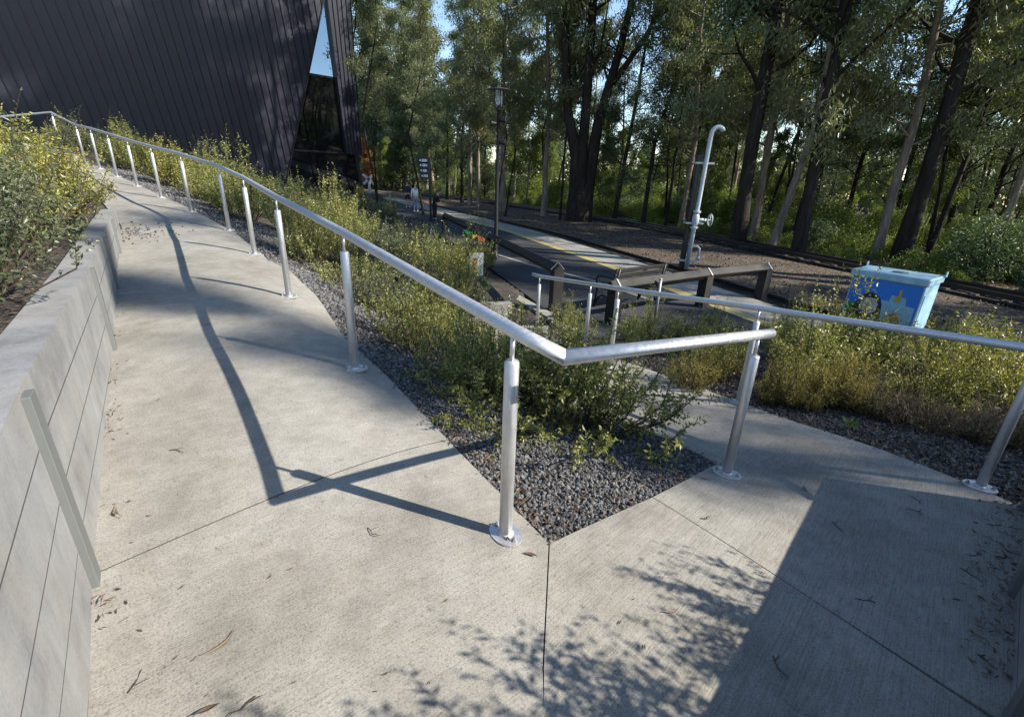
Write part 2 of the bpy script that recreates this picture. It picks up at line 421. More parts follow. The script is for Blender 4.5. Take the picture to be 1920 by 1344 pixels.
tailL, tailR = [w(-13.4, 12.8), w(-17, 13.0)], [w(-13.2, 15.2), w(-17, 15.4)]
WALL_A = np.array([-1.17, .89]); WALL_D = np.array([-.615, .788])
mb = MB(); slab(mb, upL, upR)
Lr_ = pts([r[0] for r in rows]); Lr_[:4] = [p + np.array([-.06, -.05]) for p in Lr_[:4]]; Rr_ = pts([r[1] for r in rows])
slab(mb, Lr_[:4], Rr_[:4], 8); slab(mb, Lr_[3:6], Rr_[3:6], 8)
slab(mb, Lr_[5:] + pts(tailL), Rr_[5:] + pts(tailR), 6)
Lb = [upL[0], WALL_A + (-.05, -.04), np.array([-.56, 0]), np.array([.09, -.7])]; Rb = [upR[0], pts([GC])[0], pts([(1018, 1250)])[0], np.array([.12, -.7])]
slab(mb, Lb, Rb, 8, inset=(0, .0035))
tag(mb.build('path', M_path), kind='structure')
mb = MB()
j1 = pts([(1222, 931)])[0]; j2 = pts([(1530, 1128)])[0]; j3 = pts([(1842, 1332)])[0]
RW_A = np.array([2.92, 2.22]); RW_B = np.array([2.24, 1.59]); RW_C = np.array([1.66, 1.02])
gE = pts([(1345, 868)])[0]
slab(mb, [pts([GC])[0], pts([(1018, 1250)])[0], np.array([.10, .3]), np.array([.12, -.7])], [j1, j2, RW_C + (-.01, -.01), np.array([.93, .33])], 10, inset=(.0035, .003))
slab(mb, [j1, j2, RW_C], [gE, RW_A + (.02, .02), RW_B + (.04, -.04)], 10, inset=(.003, 0))
rR = pts([(1890, 927), (1651, 842), (1484, 788)]); rR2 = pts([(1484, 788), (1373, 748), (1271, 714), (1170, 677)])
eL = pts([(1262, 829), (1180, 790)])
slab(mb, [gE, eL[0], eL[1]], [RW_A + (.02, .02), rR[1], rR[2]], 8, gap=.0012)
slab(mb, [eL[1], np.array([.47, 3.65]), np.array([.1, 4.3]), np.array([-.3, 5.5]), np.array([-.55, 6.6]), np.array([-.6, 7.9])],
     [rR2[0], rR2[1], rR2[3], np.array([.98, 6.0]), np.array([.55, 7.0]), np.array([.62, 8.0])], 5)
tag(mb.build('landing', M_path_r), kind='structure')

# dark strips set just below the surface to darken the slab joints
mb = MB()
for a_, b_ in ((upL[0], upR[0]), (Lr_[0], Rr_[0]), (Lr_[3], Rr_[3]), (Lr_[5], Rr_[5])):
    Q = resample([a_, b_], 16); d_ = norm(Q[-1] - Q[0]); nn_ = np.array([-d_[1], d_[0]]) * .0048; A_, B_ = Q + nn_, Q - nn_
    V = [(p[0], p[1], z - .0035) for p, z in zip(np.vstack([A_, B_]), np.r_[hp(A_), hp(B_)])]
    mb.add(V, [(i, 16 + i, 17 + i, i + 1) for i in range(15)])
tag(mb.build('path_joint', M_joint), kind='structure')

# ------------------------------------------------------------------ ground sheet
def inside(X, poly, grow=0.0):
    P = np.array(poly)
    if grow:
        c = P.mean(0); P = P + norm(P - c) * grow
    x, y = X[:, 0], X[:, 1]; ins = np.zeros(len(X), bool); j = len(P) - 1
    for i in range(len(P)):
        a, b = P[i], P[j]
        cnd = ((a[1] > y) != (b[1] > y)) & (x < (b[0] - a[0]) * (y - a[1]) / (b[1] - a[1] + 1e-12) + a[0]); ins ^= cnd; j = i
    return ins
ZT = -1.25                                   # track bed
edge_px = [(1432, 566), (1200, 492), (1000, 432), (830, 391), (745, 371)]
EDGE = [at(p, z=ZP)[:2] for p in edge_px]; EDGE.insert(0, EDGE[0] + (EDGE[0] - EDGE[1]) * .5)
far_px = [(1920, 574), (1400, 465), (1150, 416), (900, 378), (720, 358)]
FAR = [at(p, z=-1.2)[:2] for p in far_px]; FAR.insert(0, FAR[0] + np.array([3.5, -14.0])); FAR.append(FAR[-1] + np.array([-30, 22.]))
FENCE = [at((1040, 582), z=ZP)[:2], at((917, 500), z=ZP)[:2], at((835, 446), z=ZP)[:2], np.array([-6.2, 27.5]), np.array([-9.5, 36.0])]
gp = [(p[0], p[1], p[2] - .05) for p in LPOSTS] + [(p[0], p[1], p[2] - .05) for p in pp[len(LPOSTS):]]
for a in FENCE: gp.append((a[0] - .3, a[1], ZP - .02))
for a in EDGE[1:]: gp.append((a[0], a[1], ZT)); gp.append((a[0] - 2.0, a[1] - .8, ZP - .06))
for a in FAR[1:-1]: gp.append((a[0], a[1], ZT - .02))
gp += [(2, 9.5, ZP - .06), (5.5, 10.2, -1.05), (6.7, 9.2, -1.12), (9, 7.5, -1.2), (13, 4, -1.2), (3.5, 3.8, -.32), (4.5, 5.2, -.55), (4.0, 7.0, -.85), (6.5, 5.0, -.75), (3.6, 2.6, -.2), (5.5, 2.0, -.3),
       (-14, 31, .3), (-10.5, 34, -.3), (-9, 30, -.6), (-22, 22, 1.7), (-26, 19, 2.0), (-30, 24, 2.0), (-20, 34, .6), (-12, 45, -.7), (-17, 60, -.9), (-40, 60, 0), (-7, 14, .25), (-10.5, 20, .5), (-4, 20, -.6), (-8, 9, .75),
       (15, 22, -1.35), (20, 35, -1.5), (10, 50, -1.6), (40, 40, -2.2), (60, 70, -3), (0, 80, -2), (-30, 90, -1.5), (60, 0, -1.5), (30, -20, -1.0), (18, -5, -1.2), (5, -4, .0), (-5, -6, .6), (-25, -10, 1.8), (8, -20, 0), (-20, 4, 1.9), (-50, 20, 2.2), (-80, 100, 0), (100, 120, -4), (0, 150, -2), (-40, -40, 2), (60, -60, -1), (120, 0, -2)]
hg = TPS(gp, 5e-2)
def axis(segs):
    o = [segs[0][0]]
    for (a, b, st) in segs:
        n = max(1, int(round((b - a) / st))); o += list(np.linspace(a, b, n + 1)[1:])
    return np.array(o)
gx = axis([(-220, -60, 20), (-60, -16, 1.6), (-16, -5, .4), (-5, 6, .11), (6, 18, .45), (18, 60, 2), (60, 260, 20)])
gy = axis([(-80, -10, 7), (-10, 0, .6), (0, 9, .11), (9, 20, .3), (20, 60, 1.0), (60, 100, 4), (100, 320, 22)])
XX, YY = np.meshgrid(gx, gy, indexing='ij'); GX = np.c_[XX.ravel(), YY.ravel()]
GZ = hg(GX); GZ = np.clip(GZ, -6, 4)
GZ += .012 * np.sin(GX[:, 0] * 3.1 + GX[:, 1] * 1.7) * np.sin(GX[:, 1] * 2.3)
near = np.zeros(len(GX), bool)
for poly in PATH_POLYS: near |= inside(GX, poly, .10)
GZ[near] = np.minimum(GZ[near], hp(GX[near]) - .07)
PLAT = [FENCE[0] + (.15, -.9), np.array([.55, 8.0]), np.array([1.2, 7.5]), np.array([5.9, 8.7]), EDGE[0]] + EDGE[1:] + [np.array([-13.5, 48.0]), FENCE[-1], FENCE[3], FENCE[2], FENCE[1]]
plat_in = inside(GX, PLAT, .35); GZ[plat_in] = np.minimum(GZ[plat_in], ZP - .12)
ni, nj = len(gx), len(gy); I = (np.arange(ni - 1)[:, None] * nj + np.arange(nj - 1)[None]).ravel()
GF = np.c_[I, I + nj, I + nj + 1, I + 1]
fx = GX[GF[:, 0], 0]; fy = GX[GF[:, 0], 1]
me = np_mesh('ground', np.c_[GX, GZ], GF, M_mulch, smooth=True); me.materials.append(M_floor)
track_x = np.interp(fy, [p[1] for p in EDGE], [p[0] for p in EDGE])
me.polygons.foreach_set('material_index', ((fx > track_x + .2) & (fy > 3) | (fy > 42) | (fx > 9)).astype(np.int32))
tag(link('ground', me), kind='structure')
_gxg, _gyg, _gz = gx, gy, GZ.reshape(ni, nj)
def gz(x, y):
    i = int(np.clip(np.searchsorted(_gxg, x) - 1, 0, ni - 2)); j = int(np.clip(np.searchsorted(_gyg, y) - 1, 0, nj - 2))
    u = (x - _gxg[i]) / (_gxg[i + 1] - _gxg[i]); v = (y - _gyg[j]) / (_gyg[j + 1] - _gyg[j])
    return float((1 - u) * (1 - v) * _gz[i, j] + u * (1 - v) * _gz[i + 1, j] + (1 - u) * v * _gz[i, j + 1] + u * v * _gz[i + 1, j + 1])
# gravel beds lie flush with the concrete beside them
def bed_patch(name, Lp, Rp, zl, zr, nu=12, nl=5, sag=.02, mt=None):
    Lp, Rp = np.array(Lp, float), np.array(Rp, float); n = (len(Lp) - 1) * nl + 1; i = np.arange(len(Lp)); t = np.linspace(0, len(Lp) - 1, n)
    A = np.c_[np.interp(t, i, Lp[:, 0]), np.interp(t, i, Lp[:, 1])]; B = np.c_[np.interp(t, i, Rp[:, 0]), np.interp(t, i, Rp[:, 1])]
    za = zl(A); zb_ = zr(B); V = []
    for u in np.linspace(0, 1, nu):
        for k in range(n): V.append((*(A[k] * (1 - u) + B[k] * u), za[k] * (1 - u) + zb_[k] * u - sag))
    I = (np.arange(nu - 1)[:, None] * n + np.arange(n - 1)[None]).ravel()
    V = np.array(V); F = np.c_[I, I + 1, I + n + 1, I + n]
    q = V[F[0]]; 
    if np.cross(q[1] - q[0], q[3] - q[0])[2] < 0: F = F[:, ::-1]
    tag(link(name, np_mesh(name, V, F, mt or M_mulch, smooth=True)), kind='structure'); return V.reshape(nu, n, 3)
gzz = lambda P: np.array([gz(p[0], p[1]) for p in P]) + .03
bedL = pts([GC, (840, 824), (735, 715), (644, 630), (590, 551)]); bedR = [gE, eL[0], eL[1], np.array([.1, 4.3]), np.array([-.55, 6.6])]
BED1 = bed_patch('gravel_bed', bedL, bedR, hp, hp, 16, 10)
bl2 = Rr_[1:]; 
def side(P, d):
    P = np.array(P); return P + norm(np.c_[np.gradient(P, axis=0)[:, 1], -np.gradient(P, axis=0)[:, 0]]) * d
BED2 = bed_patch('gravel_bed', bl2, side(bl2, .9), hp, gzz, 6, 4)
br2 = [RW_A + (.02, .02), rR[1], rR[2], rR2[1], rR2[2], rR2[3], np.array([.98, 6.0])]
BED3 = bed_patch('gravel_bed', br2, side(br2, 1.3), hp, gzz, 8, 6)
def strip(name, A, B, z, mt, thick=0.0, kind='structure'):
    m = MB(); n = len(A); V = [(p[0], p[1], z) for p in A] + [(p[0], p[1], z) for p in B]
    m.add(V, [(i + 1, i, n + i, n + i + 1) for i in range(n - 1)])
    if thick:
        for S in (A, B):
            b = [(p[0], p[1], z) for p in S] + [(p[0], p[1], z - thick) for p in S]
            m.add(b, [(i, i + 1, n + i + 1, n + i) for i in range(n - 1)])
        for e in (0, -1): m.add([(A[e][0], A[e][1], z), (B[e][0], B[e][1], z), (B[e][0], B[e][1], z - thick), (A[e][0], A[e][1], z - thick)], [(0, 1, 2, 3)])
    o = m.build(name, mt); return tag(o, kind=kind)
def offset(P, d):
    P = np.array(P); T = np.gradient(P, axis=0); T = norm(T); Nn = np.c_[T[:, 1], -T[:, 0]]; return P + Nn * d   # + to the right of travel
# platform: dark asphalt, a paler concrete edge strip, yellow tactile line, kerbs
E0 = resample(EDGE, 40); E1 = offset(E0, -1.15)
mA = MB(); mA.prism([tuple(p) for p in PLAT], ZP - .1, ZP - .01); tag(mA.build('platform', M_asphalt), kind='structure')
strip('platform_edge', E0, E1, ZP, M_slab, .4)
mY = MB()
strip('tactile_line', offset(E0, -1.17), offset(E0, -1.5), ZP - .002, M_yellow)
k1 = resample([at(p, z=ZP)[:2] for p in [(905, 513), (930, 532), (985, 562), (1040, 592), (1085, 622)]], 12)
strip('kerb', offset(k1, 0), offset(k1, .22), ZP + .03, M_kerb, .15)
k2 = resample([at(p, z=ZP)[:2] for p in [(935, 477), (1000, 497), (1102, 522), (1180, 548), (1240, 566)]], 12)
strip('kerb', offset(k2, 0), offset(k2, .13), ZP + .004, M_kerb, .06)
# two narrow-gauge tracks
def track(P, top, name, label):
    t = empty(name, (0, 0, 0), label=label, cat='railway track')
    for s in (-.38, .38):
        A = offset(P, s - .035); B = offset(P, s + .035); m = MB(); n = len(A)
        V = [(p[0], p[1], top) for p in A] + [(p[0], p[1], top) for p in B] + [(p[0], p[1], top - .13) for p in A] + [(p[0], p[1], top - .13) for p in B]
        F = []
        for i in range(n - 1): F += [(i + 1, i, n + i, n + i + 1), (i, i + 1, 2 * n + i + 1, 2 * n + i), (n + i + 1, n + i, 3 * n + i, 3 * n + i + 1)]
        m.add(V, F); m.build('rail', M_rust, t)
    m = MB(); L = np.r_[0, np.cumsum(np.linalg.norm(np.diff(P, axis=0), axis=1))]; rng = random.Random(3)
    for d in np.arange(.3, L[-1], .72):
        x = np.interp(d, L, P[:, 0]); y = np.interp(d, L, P[:, 1]); x2 = np.interp(d + .1, L, P[:, 0]); y2 = np.interp(d + .1, L, P[:, 1])
        M_ = Matrix.Rotation(math.atan2(y2 - y, x2 - x) + rng.uniform(-.03, .03), 3, 'Z')
        m.box((x, y, top - .20), (.2, 1.5 + rng.uniform(-.1, .1), .16), M_, .01)
    s = m.build('sleeper', M_timber, t); s['kind'] = 'stuff'
    return t
trk1 = offset(resample(EDGE, 60), .75); trk2 = offset(resample(FAR, 80), .35)
track(trk1, ZT + .17, 'railway_track', 'dark narrow railway track running along the platform edge')
track(trk2, ZT + .27, 'railway_track', 'far railway track between the bare brown ballast strip and the forest')
A = resample(offset(EDGE, .02), 40); B = resample(FAR, 40); A_BED, B_BED = A, B
V = np.vstack([A * (1 - u) + B * u for u in np.linspace(0, 1, 9)]); nn = len(A)
zz = np.array([ZT + .02 + .03 * math.sin(i * 1.3) for i in range(len(V))])
I = (np.arange(8)[:, None] * nn + np.arange(nn - 1)[None]).ravel()
tag(link('track_bed', np_mesh('track_bed', np.c_[V, zz], np.c_[I, I + 1, I + nn + 1, I + nn][:, ::-1], M_ballast, smooth=True)), kind='structure')

M_ball2 = ground_mat('dark_ballast', [(0, (.012, .011, .010)), (.6, (.03, .027, .024)), (1, (.075, .065, .055))], 22, .9)  # dark strips under both tracks; shadow on the far one put into colour
strip('track_ballast', offset(trk1, -.72), offset(trk1, .7), ZT + .075, M_ball2, .06); strip('track_ballast', offset(trk2, -.8), offset(trk2, .8), ZT + .12, M_ball2, .12)

# ------------------------------------------------------------------ left retaining wall of concrete sleepers, raised bed behind it
def wall_pt(t): return WALL_A + WALL_D * t
WT = .86
def sleeper_wall(name, label, nodes, top, courses, nside, ch=.2):
    """nodes: post points along the face; nside: +1/-1 side on which the soil lies (left of travel = +1)"""
    t = empty(name, (nodes[0][0], nodes[0][1], 0), label=label, cat='retaining wall'); off = Vector((nodes[0][0], nodes[0][1], 0))
    for i in range(len(nodes) - 1):
        a, b = Vector((*nodes[i], 0)), Vector((*nodes[i + 1], 0)); d = (b - a); Ln = d.length; d.normalize(); n = Vector((-d.y, d.x, 0)) * nside
        Mx = Matrix((d, Vector((-d.y, d.x, 0)), Vector((0, 0, 1)))).transposed()
        for c in range(courses):
            m = MB(); z = top - ch * (c + .5) - .0
            m.box((a + b) / 2 + n * .075 - off + Vector((0, 0, z)), (Ln - .010, .15, ch - .0095), Mx, 0)
            m.build('sleeper', M_wall, t)
            if c < courses - 1:
                m = MB(); m.box((a + b) / 2 + n * .075 - off + Vector((0, 0, top - ch * (c + 1))), (Ln - .012, .15 - .003, .0095), Mx, 0); m.build('joint', M_joint, t)
    for i, p in enumerate(nodes[:-1] if len(nodes) > 2 else nodes[:1]):
        if i == 0 and name == 'retaining_wall' and False: continue
        a, b = Vector((*nodes[i], 0)), Vector((*nodes[i + 1], 0)); d = (b - a).normalized(); n = Vector((-d.y, d.x, 0)) * nside
        Mx = Matrix((d, Vector((-d.y, d.x, 0)), Vector((0, 0, 1)))).transposed()
        m = MB(); h = top - .01 + .5
        m.box(a - off - n * .010 + Vector((0, 0, top - .025 - h / 2)), (.075, .026, h), Mx, .002); m.box(a - off + n * .06 + Vector((0, 0, top - .03 - h / 2)), (.010, .12, h), Mx)
        m.build('steel_post', M_post, t)
    return t
# post feet read off the photograph: 1.2 m and 3.3 m ahead
wn_ = [wall_pt(-2.9), wall_pt(-1.5), wall_pt(.47)] + pts([(212, 655), (219, 540), (224, 475), (228, 438)])
print('WALL', [np.round(p, 2).tolist() for p in wn_])
sleeper_wall('retaining_wall', 'pale concrete sleeper retaining wall with steel posts beside the upper ramp', wn_, WT, 6, 1)
BEDN = np.array([-.788, -.615])
rowsb = []
rowsb = resample(wn_, 30); us = np.array([.14, .3, .8, 1.6, 3, 5, 8, 14]); us_b = us; zs_b = zs = np.array([WT - .05, WT - .03, WT + .02, WT + .16, WT + .42, WT + .75, WT + 1.1, WT + 1.4])
V = []; 
for u, z in zip(us, zs):
    for p in rowsb: V.append((*(p + BEDN * u), z + .02 * math.sin(p[1] * 4 + u * 7)))
n = len(rowsb); I = (np.arange(len(us) - 1)[:, None] * n + np.arange(n - 1)[None]).ravel()
tag(link('garden_bed', np_mesh('garden_bed', np.array(V), np.c_[I, I + 1, I + n + 1, I + n], M_mulch, smooth=True)), kind='structure')
# bed continuing uphill past the wall's end
endp = wn_[-1]; V = []; lf = np.array([Lr_[i] for i in (5, 6, 7, 8, 9, 10)] + [np.array(q[1:]) for q in tailL]); lf = np.vstack([endp + (-.05, .05), lf])
for k, u in enumerate([.0, .5, 1.5, 4, 8]):
    for p in lf: 
        q = p + np.array([-.5, -.86]) * u; zp = float(hp(p)[0]); V.append((q[0], q[1], zp - .02 + min(.5, u * .35) + u * .08 if u else zp - .02))
n = len(lf); I = (np.arange(4)[:, None] * n + np.arange(n - 1)[None]).ravel()
tag(link('garden_bed', np_mesh('garden_bed', np.array(V), np.c_[I, I + 1, I + n + 1, I + n], M_mulch, smooth=True)), kind='structure')
# right retaining wall, mostly outside the picture: its shadow falls over the landing
RWN = [RW_A, RW_B, RW_C, np.array([.95, .34]), np.array([.3, -.4])]
sleeper_wall('retaining_wall', 'low concrete wall at the right edge of the landing, in shade', RWN, .52, 4, 1)
V = []; us = [.14, .6, 1.6, 3.5, 7]; RN = np.array([.70, -.72]); rr_ = resample(RWN, 12)
for u in us:
    for p in rr_: V.append((*(p + RN * u), .46 + .05 * u - (.0 if u < 3 else .1)))
n = len(rr_); I = (np.arange(len(us) - 1)[:, None] * n + np.arange(n - 1)[None]).ravel()
tag(link('garden_bed', np_mesh('garden_bed', np.array(V), np.c_[I, I + 1, I + n + 1, I + n], M_mulch, smooth=True)), kind='structure')

# ------------------------------------------------------------------ handrails
def post_parts(parent, base, top, r=.0285, plate_rot=0.0):
    """a steel post from the slab to just under the rail: plate and two bolts, tube, thin spigot"""
    bx, by, bz = base; h = top - bz
    m = MB(); m.lathe((bx, by, bz), [(r, .008), (r, h - .125), (r - .004, h - .118), (0.004, h - .116)], 16); p = m.build('post', M_rail, parent)
    m = MB(); m.tube([(bx, by, bz + h - .12), (bx, by, top - .02)], .009, 8); m.build('spigot', M_rail, p)
    m = MB(); Mz = Matrix.Rotation(plate_rot, 3, 'Z')
    prof = []; 
    for k in range(24):
        a = 2 * math.pi * k / 24; q = Vector((.082 * math.cos(a), .050 * math.sin(a) + .012 * math.copysign(abs(math.sin(a)) ** .5, math.sin(a)), 0)); prof.append(Mz @ q)
    V = [(bx + q.x, by + q.y, bz - .002) for q in prof] + [(bx + q.x, by + q.y, bz + .010) for q in prof]
    m.add(V, [tuple(range(24))[::-1], tuple(range(24, 48))] + [(i, (i + 1) % 24, 24 + (i + 1) % 24, 24 + i) for i in range(24)])
    m.lathe((bx, by, bz), [(r + .008, .010), (r + .003, .016), (r, .020)], 16)
    m.build('base_plate', M_rail, p)
    for s in (-1, 1):
        q = Mz @ Vector((.060 * s, 0, 0)); m = MB()
        m.lathe((bx + q.x, by + q.y, bz + .010), [(.014, 0), (.014, .003), (.0095, .003), (.0095, .011), (.0055, .012), (.0055, .021), (.001, .022)], 6, False); m.build('bolt', M_galv, p)
LH = empty('handrail', (0, 0, 0), label='long brushed steel handrail climbing the upper ramp and turning the corner of the gravel bed', cat='handrail')
ltop = [(p[0], p[1], p[2] + .93) for p in LPOSTS]
corner = tuple(at((1058, 670), y=1.42)); rend = tuple(at((1447, 625), y=2.56)); rtop = at((1427, 628), y=2.45)
for i, p in enumerate(LPOSTS): post_parts(LH, p, ltop[i][2], plate_rot=R(-50) if i == 0 else R(10 + 4 * i))
post_parts(LH, (*RCORNER[:2], float(hp(RCORNER[:2])[0]) + .003), float(rtop[2]), plate_rot=R(-35))
tailr = tuple(at((0, 219), y=15.0)); tail2 = tuple(at((-300, 212), y=15.2))
RR_ = .027
path = [tail2, tailr] + [q for q in ltop[::-1]]
def mitre(parent, P, name='rail', r=RR_, plane1=None):
    m = MB(); m.tube(P, r, 20, plane1=plane1); return m.build(name, M_rail, parent)
_d0 = (Vector(corner) - Vector(ltop[0])).normalized(); _d1 = (Vector(rend) - Vector(corner)).normalized(); MPL = (_d0 + _d1).normalized()
mitre(LH, [tail2, tailr] + ltop[:0:-1] + [ltop[0], corner], plane1=MPL)
m = MB(); c0 = Vector(corner); c1 = Vector(rend); dd = (c1 - c0).normalized()
m.tube([c0 + MPL * .0006, c1 - dd * .006, c1], [RR_, RR_, RR_ - .006], 20, plane0=MPL); m.build('return_rail', M_rail, LH)
RH = empty('handrail', (0, 0, 0), label='steel handrail along the outer edge of the lower ramp, behind the gravel bed', cat='handrail')
rt = [(2.87, 2.44, .71)] + [tuple(at((1425, 578), y=4.02)), tuple(at((1160, 541), y=5.0)), tuple(at((1108, 533), y=5.9)), tuple(at((1012, 518), y=6.85))]
for b, t_ in zip(RPOSTS, rt):
    zb = float(hp((t_[0], t_[1]))[0]) + .003; post_parts(RH, (t_[0], t_[1], zb), t_[2], r=.026, plate_rot=R(-30))
mitre(RH, [tuple(at((2300, 712), y=1.9)), rt[0], rt[1], rt[2], rt[3], rt[4], tuple(at((999, 514), y=6.95))], r=.0255)

# ------------------------------------------------------------------ building with an overhanging dark ribbed wall
LEAN = Vector((-.026, -.187, 1.0))
FB = Vector(at((676, 290), y=34.0)); BD = Vector((-.69, -.725, 0)).normalized(); BN = BD.cross(LEAN).normalized()
if BN.y > 0: BN = -BN
def on_wall(p, off=0.0):
    d = Vector(ray(p)); e = Vector(EYE); q0 = FB + BN * off
    return e + d * ((q0 - e).dot(BN) / d.dot(BN))
BU = (LEAN - BD * 0).normalized()
def wall_uv(P):
    """u along the wall to the left of the corner, v up the lean"""
    r = P - FB; A = np.array([[BD.x, LEAN.x], [BD.y, LEAN.y], [BD.z, LEAN.z]]); k = np.linalg.lstsq(A, np.array(r), rcond=None)[0]; return k
def W(u, v, off=0.0): return FB + BD * u + LEAN * v + BN * off
bld = empty('building', (FB.x, FB.y, gz(FB.x, FB.y)), label='dark building with an overhanging ribbed metal wall and a tall wedge window', cat='building')
boff = Vector((FB.x, FB.y, gz(FB.x, FB.y)))
def quad_slab(mb, c, th):
    """a panel between four (u, v) corners, th thick behind the wall face"""
    V = [W(u, v, c[4] if len(c) > 4 else 0) - boff for (u, v) in c[:4]]; V2 = [p - BN * th for p in V]
    mb.add(V + V2, [(0, 1, 2, 3), (7, 6, 5, 4), (0, 4, 5, 1), (1, 5, 6, 2), (2, 6, 7, 3), (3, 7, 4, 0)])
TOPV = 13.5
wl0 = wall_uv(on_wall((545, 300))); wl1 = wall_uv(on_wall((607, 0)))
sl = (wl1[0] - wl0[0]) / (wl1[1] - wl0[1])
def wedge_u(v): return wl0[0] + sl * (v - wl0[1])
fl0 = wall_uv(on_wall((648, 290))); fl1 = wall_uv(on_wall((612, 0))); fr1 = wall_uv(on_wall((655, 0)))
sfl = (fl1[0] - fl0[0]) / (fl1[1] - fl0[1]); sfr = fr1[0] / fr1[1]
def finl(v): return fl0[0] + sfl * (v - fl0[1])
def finr(v): return sfr * v
LB = -1.6                      # bottom of the main wall
ULEFT = 34.0
vx = (wl0[0] - fl0[0] - sl * wl0[1] + sfl * fl0[1]) / (sfl - sl)   # where the wedge closes
m = MB(); quad_slab(m, [(wedge_u(LB), LB), (ULEFT, LB), (ULEFT, TOPV), (wedge_u(TOPV), TOPV)], .25)
wallo = m.build('wall', M_clad, bld)
# ribs follow the lean; spacing about 0.42 m
m = MB(); u = .2
while u < ULEFT + TOPV * .3:
    # rib line: u const along LEAN; clip to the wall outline on its right side
    v0, v1 = LB, TOPV
    # right outline: u >= wedge_u(v)
    if sl != 0:
        vc = wl0[1] + (u - wl0[0]) / sl
        if sl < 0: v0 = max(v0, vc)          # the outline moves right going up
        else: v1 = min(v1, vc)
    if v1 > v0 + .3 and u < ULEFT:
        a, b = W(u, v0, .0) - boff, W(u, v1, .0) - boff; wd = BD * .018
        V = []
        for p in (a, b):
            for k, o in ((-1, -.002), (-1, .055), (1, .055), (1, -.002)): V.append(p + wd * k + BN * o)
        m.add(V, [(0, 1, 5, 4), (1, 2, 6, 5), (2, 3, 7, 6), (0, 3, 2, 1), (4, 5, 6, 7)])
    u += .40
m.build('rib', M_rib, bld)['kind'] = 'stuff'
m = MB(); quad_slab(m, [(finr(0) , 0), (finl(0), 0), (finl(TOPV), TOPV), (finr(TOPV), TOPV), .12], .5); fin = m.build('corner_fin', M_clad, bld)
m = MB()
for k in range(6):
    t = k / 5
    V = []
    for v in (0, TOPV):
        uu = finr(v) * (1 - t) + finl(v) * t; p = W(uu, v, .12) - boff
        for q, o in ((-1, -.002), (-1, .05), (1, .05), (1, -.002)): V.append(p + BD * .017 * q + BN * o)
    m.add(V, [(0, 1, 5, 4), (1, 2, 6, 5), (2, 3, 7, 6), (0, 3, 2, 1), (4, 5, 6, 7)])
m.build('rib', M_rib, fin)['kind'] = 'stuff'
GB = -3.4
mu = wall_uv(on_wall((600, 142)))[1]; ml = wall_uv(on_wall((600, 285)))[1]
M_clear = mat('clear_glass', (.02, .025, .03), .02, 0, 1.0)
_t = N(M_clear, 'ShaderNodeBsdfTransparent'); _t.inputs[0].default_value = (.80, .86, .92, 1); _x = N(M_clear, 'ShaderNodeMixShader'); _x.inputs[0].default_value = .72
LK(M_clear, BS(M_clear).outputs[0], _x.inputs[1]); LK(M_clear, _t.outputs[0], _x.inputs[2]); LK(M_clear, _x.outputs[0], M_clear.node_tree.nodes['Material Output'].inputs['Surface'])
def pane(v0, v1, mt=None):
    m = MB(); quad_slab(m, [(finl(v0), v0), (wedge_u(v0) + .05, v0), (wedge_u(v1) + .05, v1), (finl(v1), v1), -.10], .03); return m.build('window_pane', mt or M_glass, bld)
pane(mu, min(TOPV, vx - .05), M_clear); pane(ml, mu)
m = MB(); quad_slab(m, [(.35, GB), (wedge_u(ml) + 1.2, GB), (wedge_u(ml) + .6, ml), (.35, ml), -.14], .03); m.build('window_pane', M_glass, bld)
for v in (mu, ml):
    m = MB(); quad_slab(m, [(finl(v) - .1, v - .05), (wedge_u(v) + .1, v - .05), (wedge_u(v) + .1, v + .05), (finl(v) - .1, v + .05), -.05], .08); m.build('mullion', M_mull, bld)
m = MB()   # trim along the slanted edge of the wedge
V = []
for v in (LB, min(TOPV, vx)):
    p = W(wedge_u(v), v, 0) - boff
    for q, o in ((-1, -.12), (-1, .07), (1, .07), (1, -.12)): V.append(p + BD * .03 * q + BN * o)
m.add(V, [(0, 1, 5, 4), (1, 2, 6, 5), (2, 3, 7, 6), (0, 3, 2, 1), (4, 5, 6, 7)]); m.build('trim', M_rib, bld)
m = MB(); quad_slab(m, [(.05, GB), (1.0, GB), (1.0, -.02), (.12, -.02), -.16], .5); m.build('plinth', M_clad, bld)
# body behind the wall and a flat roof
m = MB(); bk = Vector((BD.y, -BD.x, 0)); bk = bk if bk.y > 0 else -bk
V = [];
UB = wl0[0] + 2.2
for (uu, vv) in ((UB, GB), (ULEFT, GB), (ULEFT, TOPV - .3), (UB, TOPV - .3)):
    p = W(uu, vv, -.45) - boff; V.append(p)
V += [p + bk * 14 for p in V]
m.add(V, [(0, 1, 2, 3), (4, 7, 6, 5), (0, 4, 5, 1), (1, 5, 6, 2), (2, 6, 7, 3), (3, 7, 4, 0)]); m.build('body', M_clad, bld)

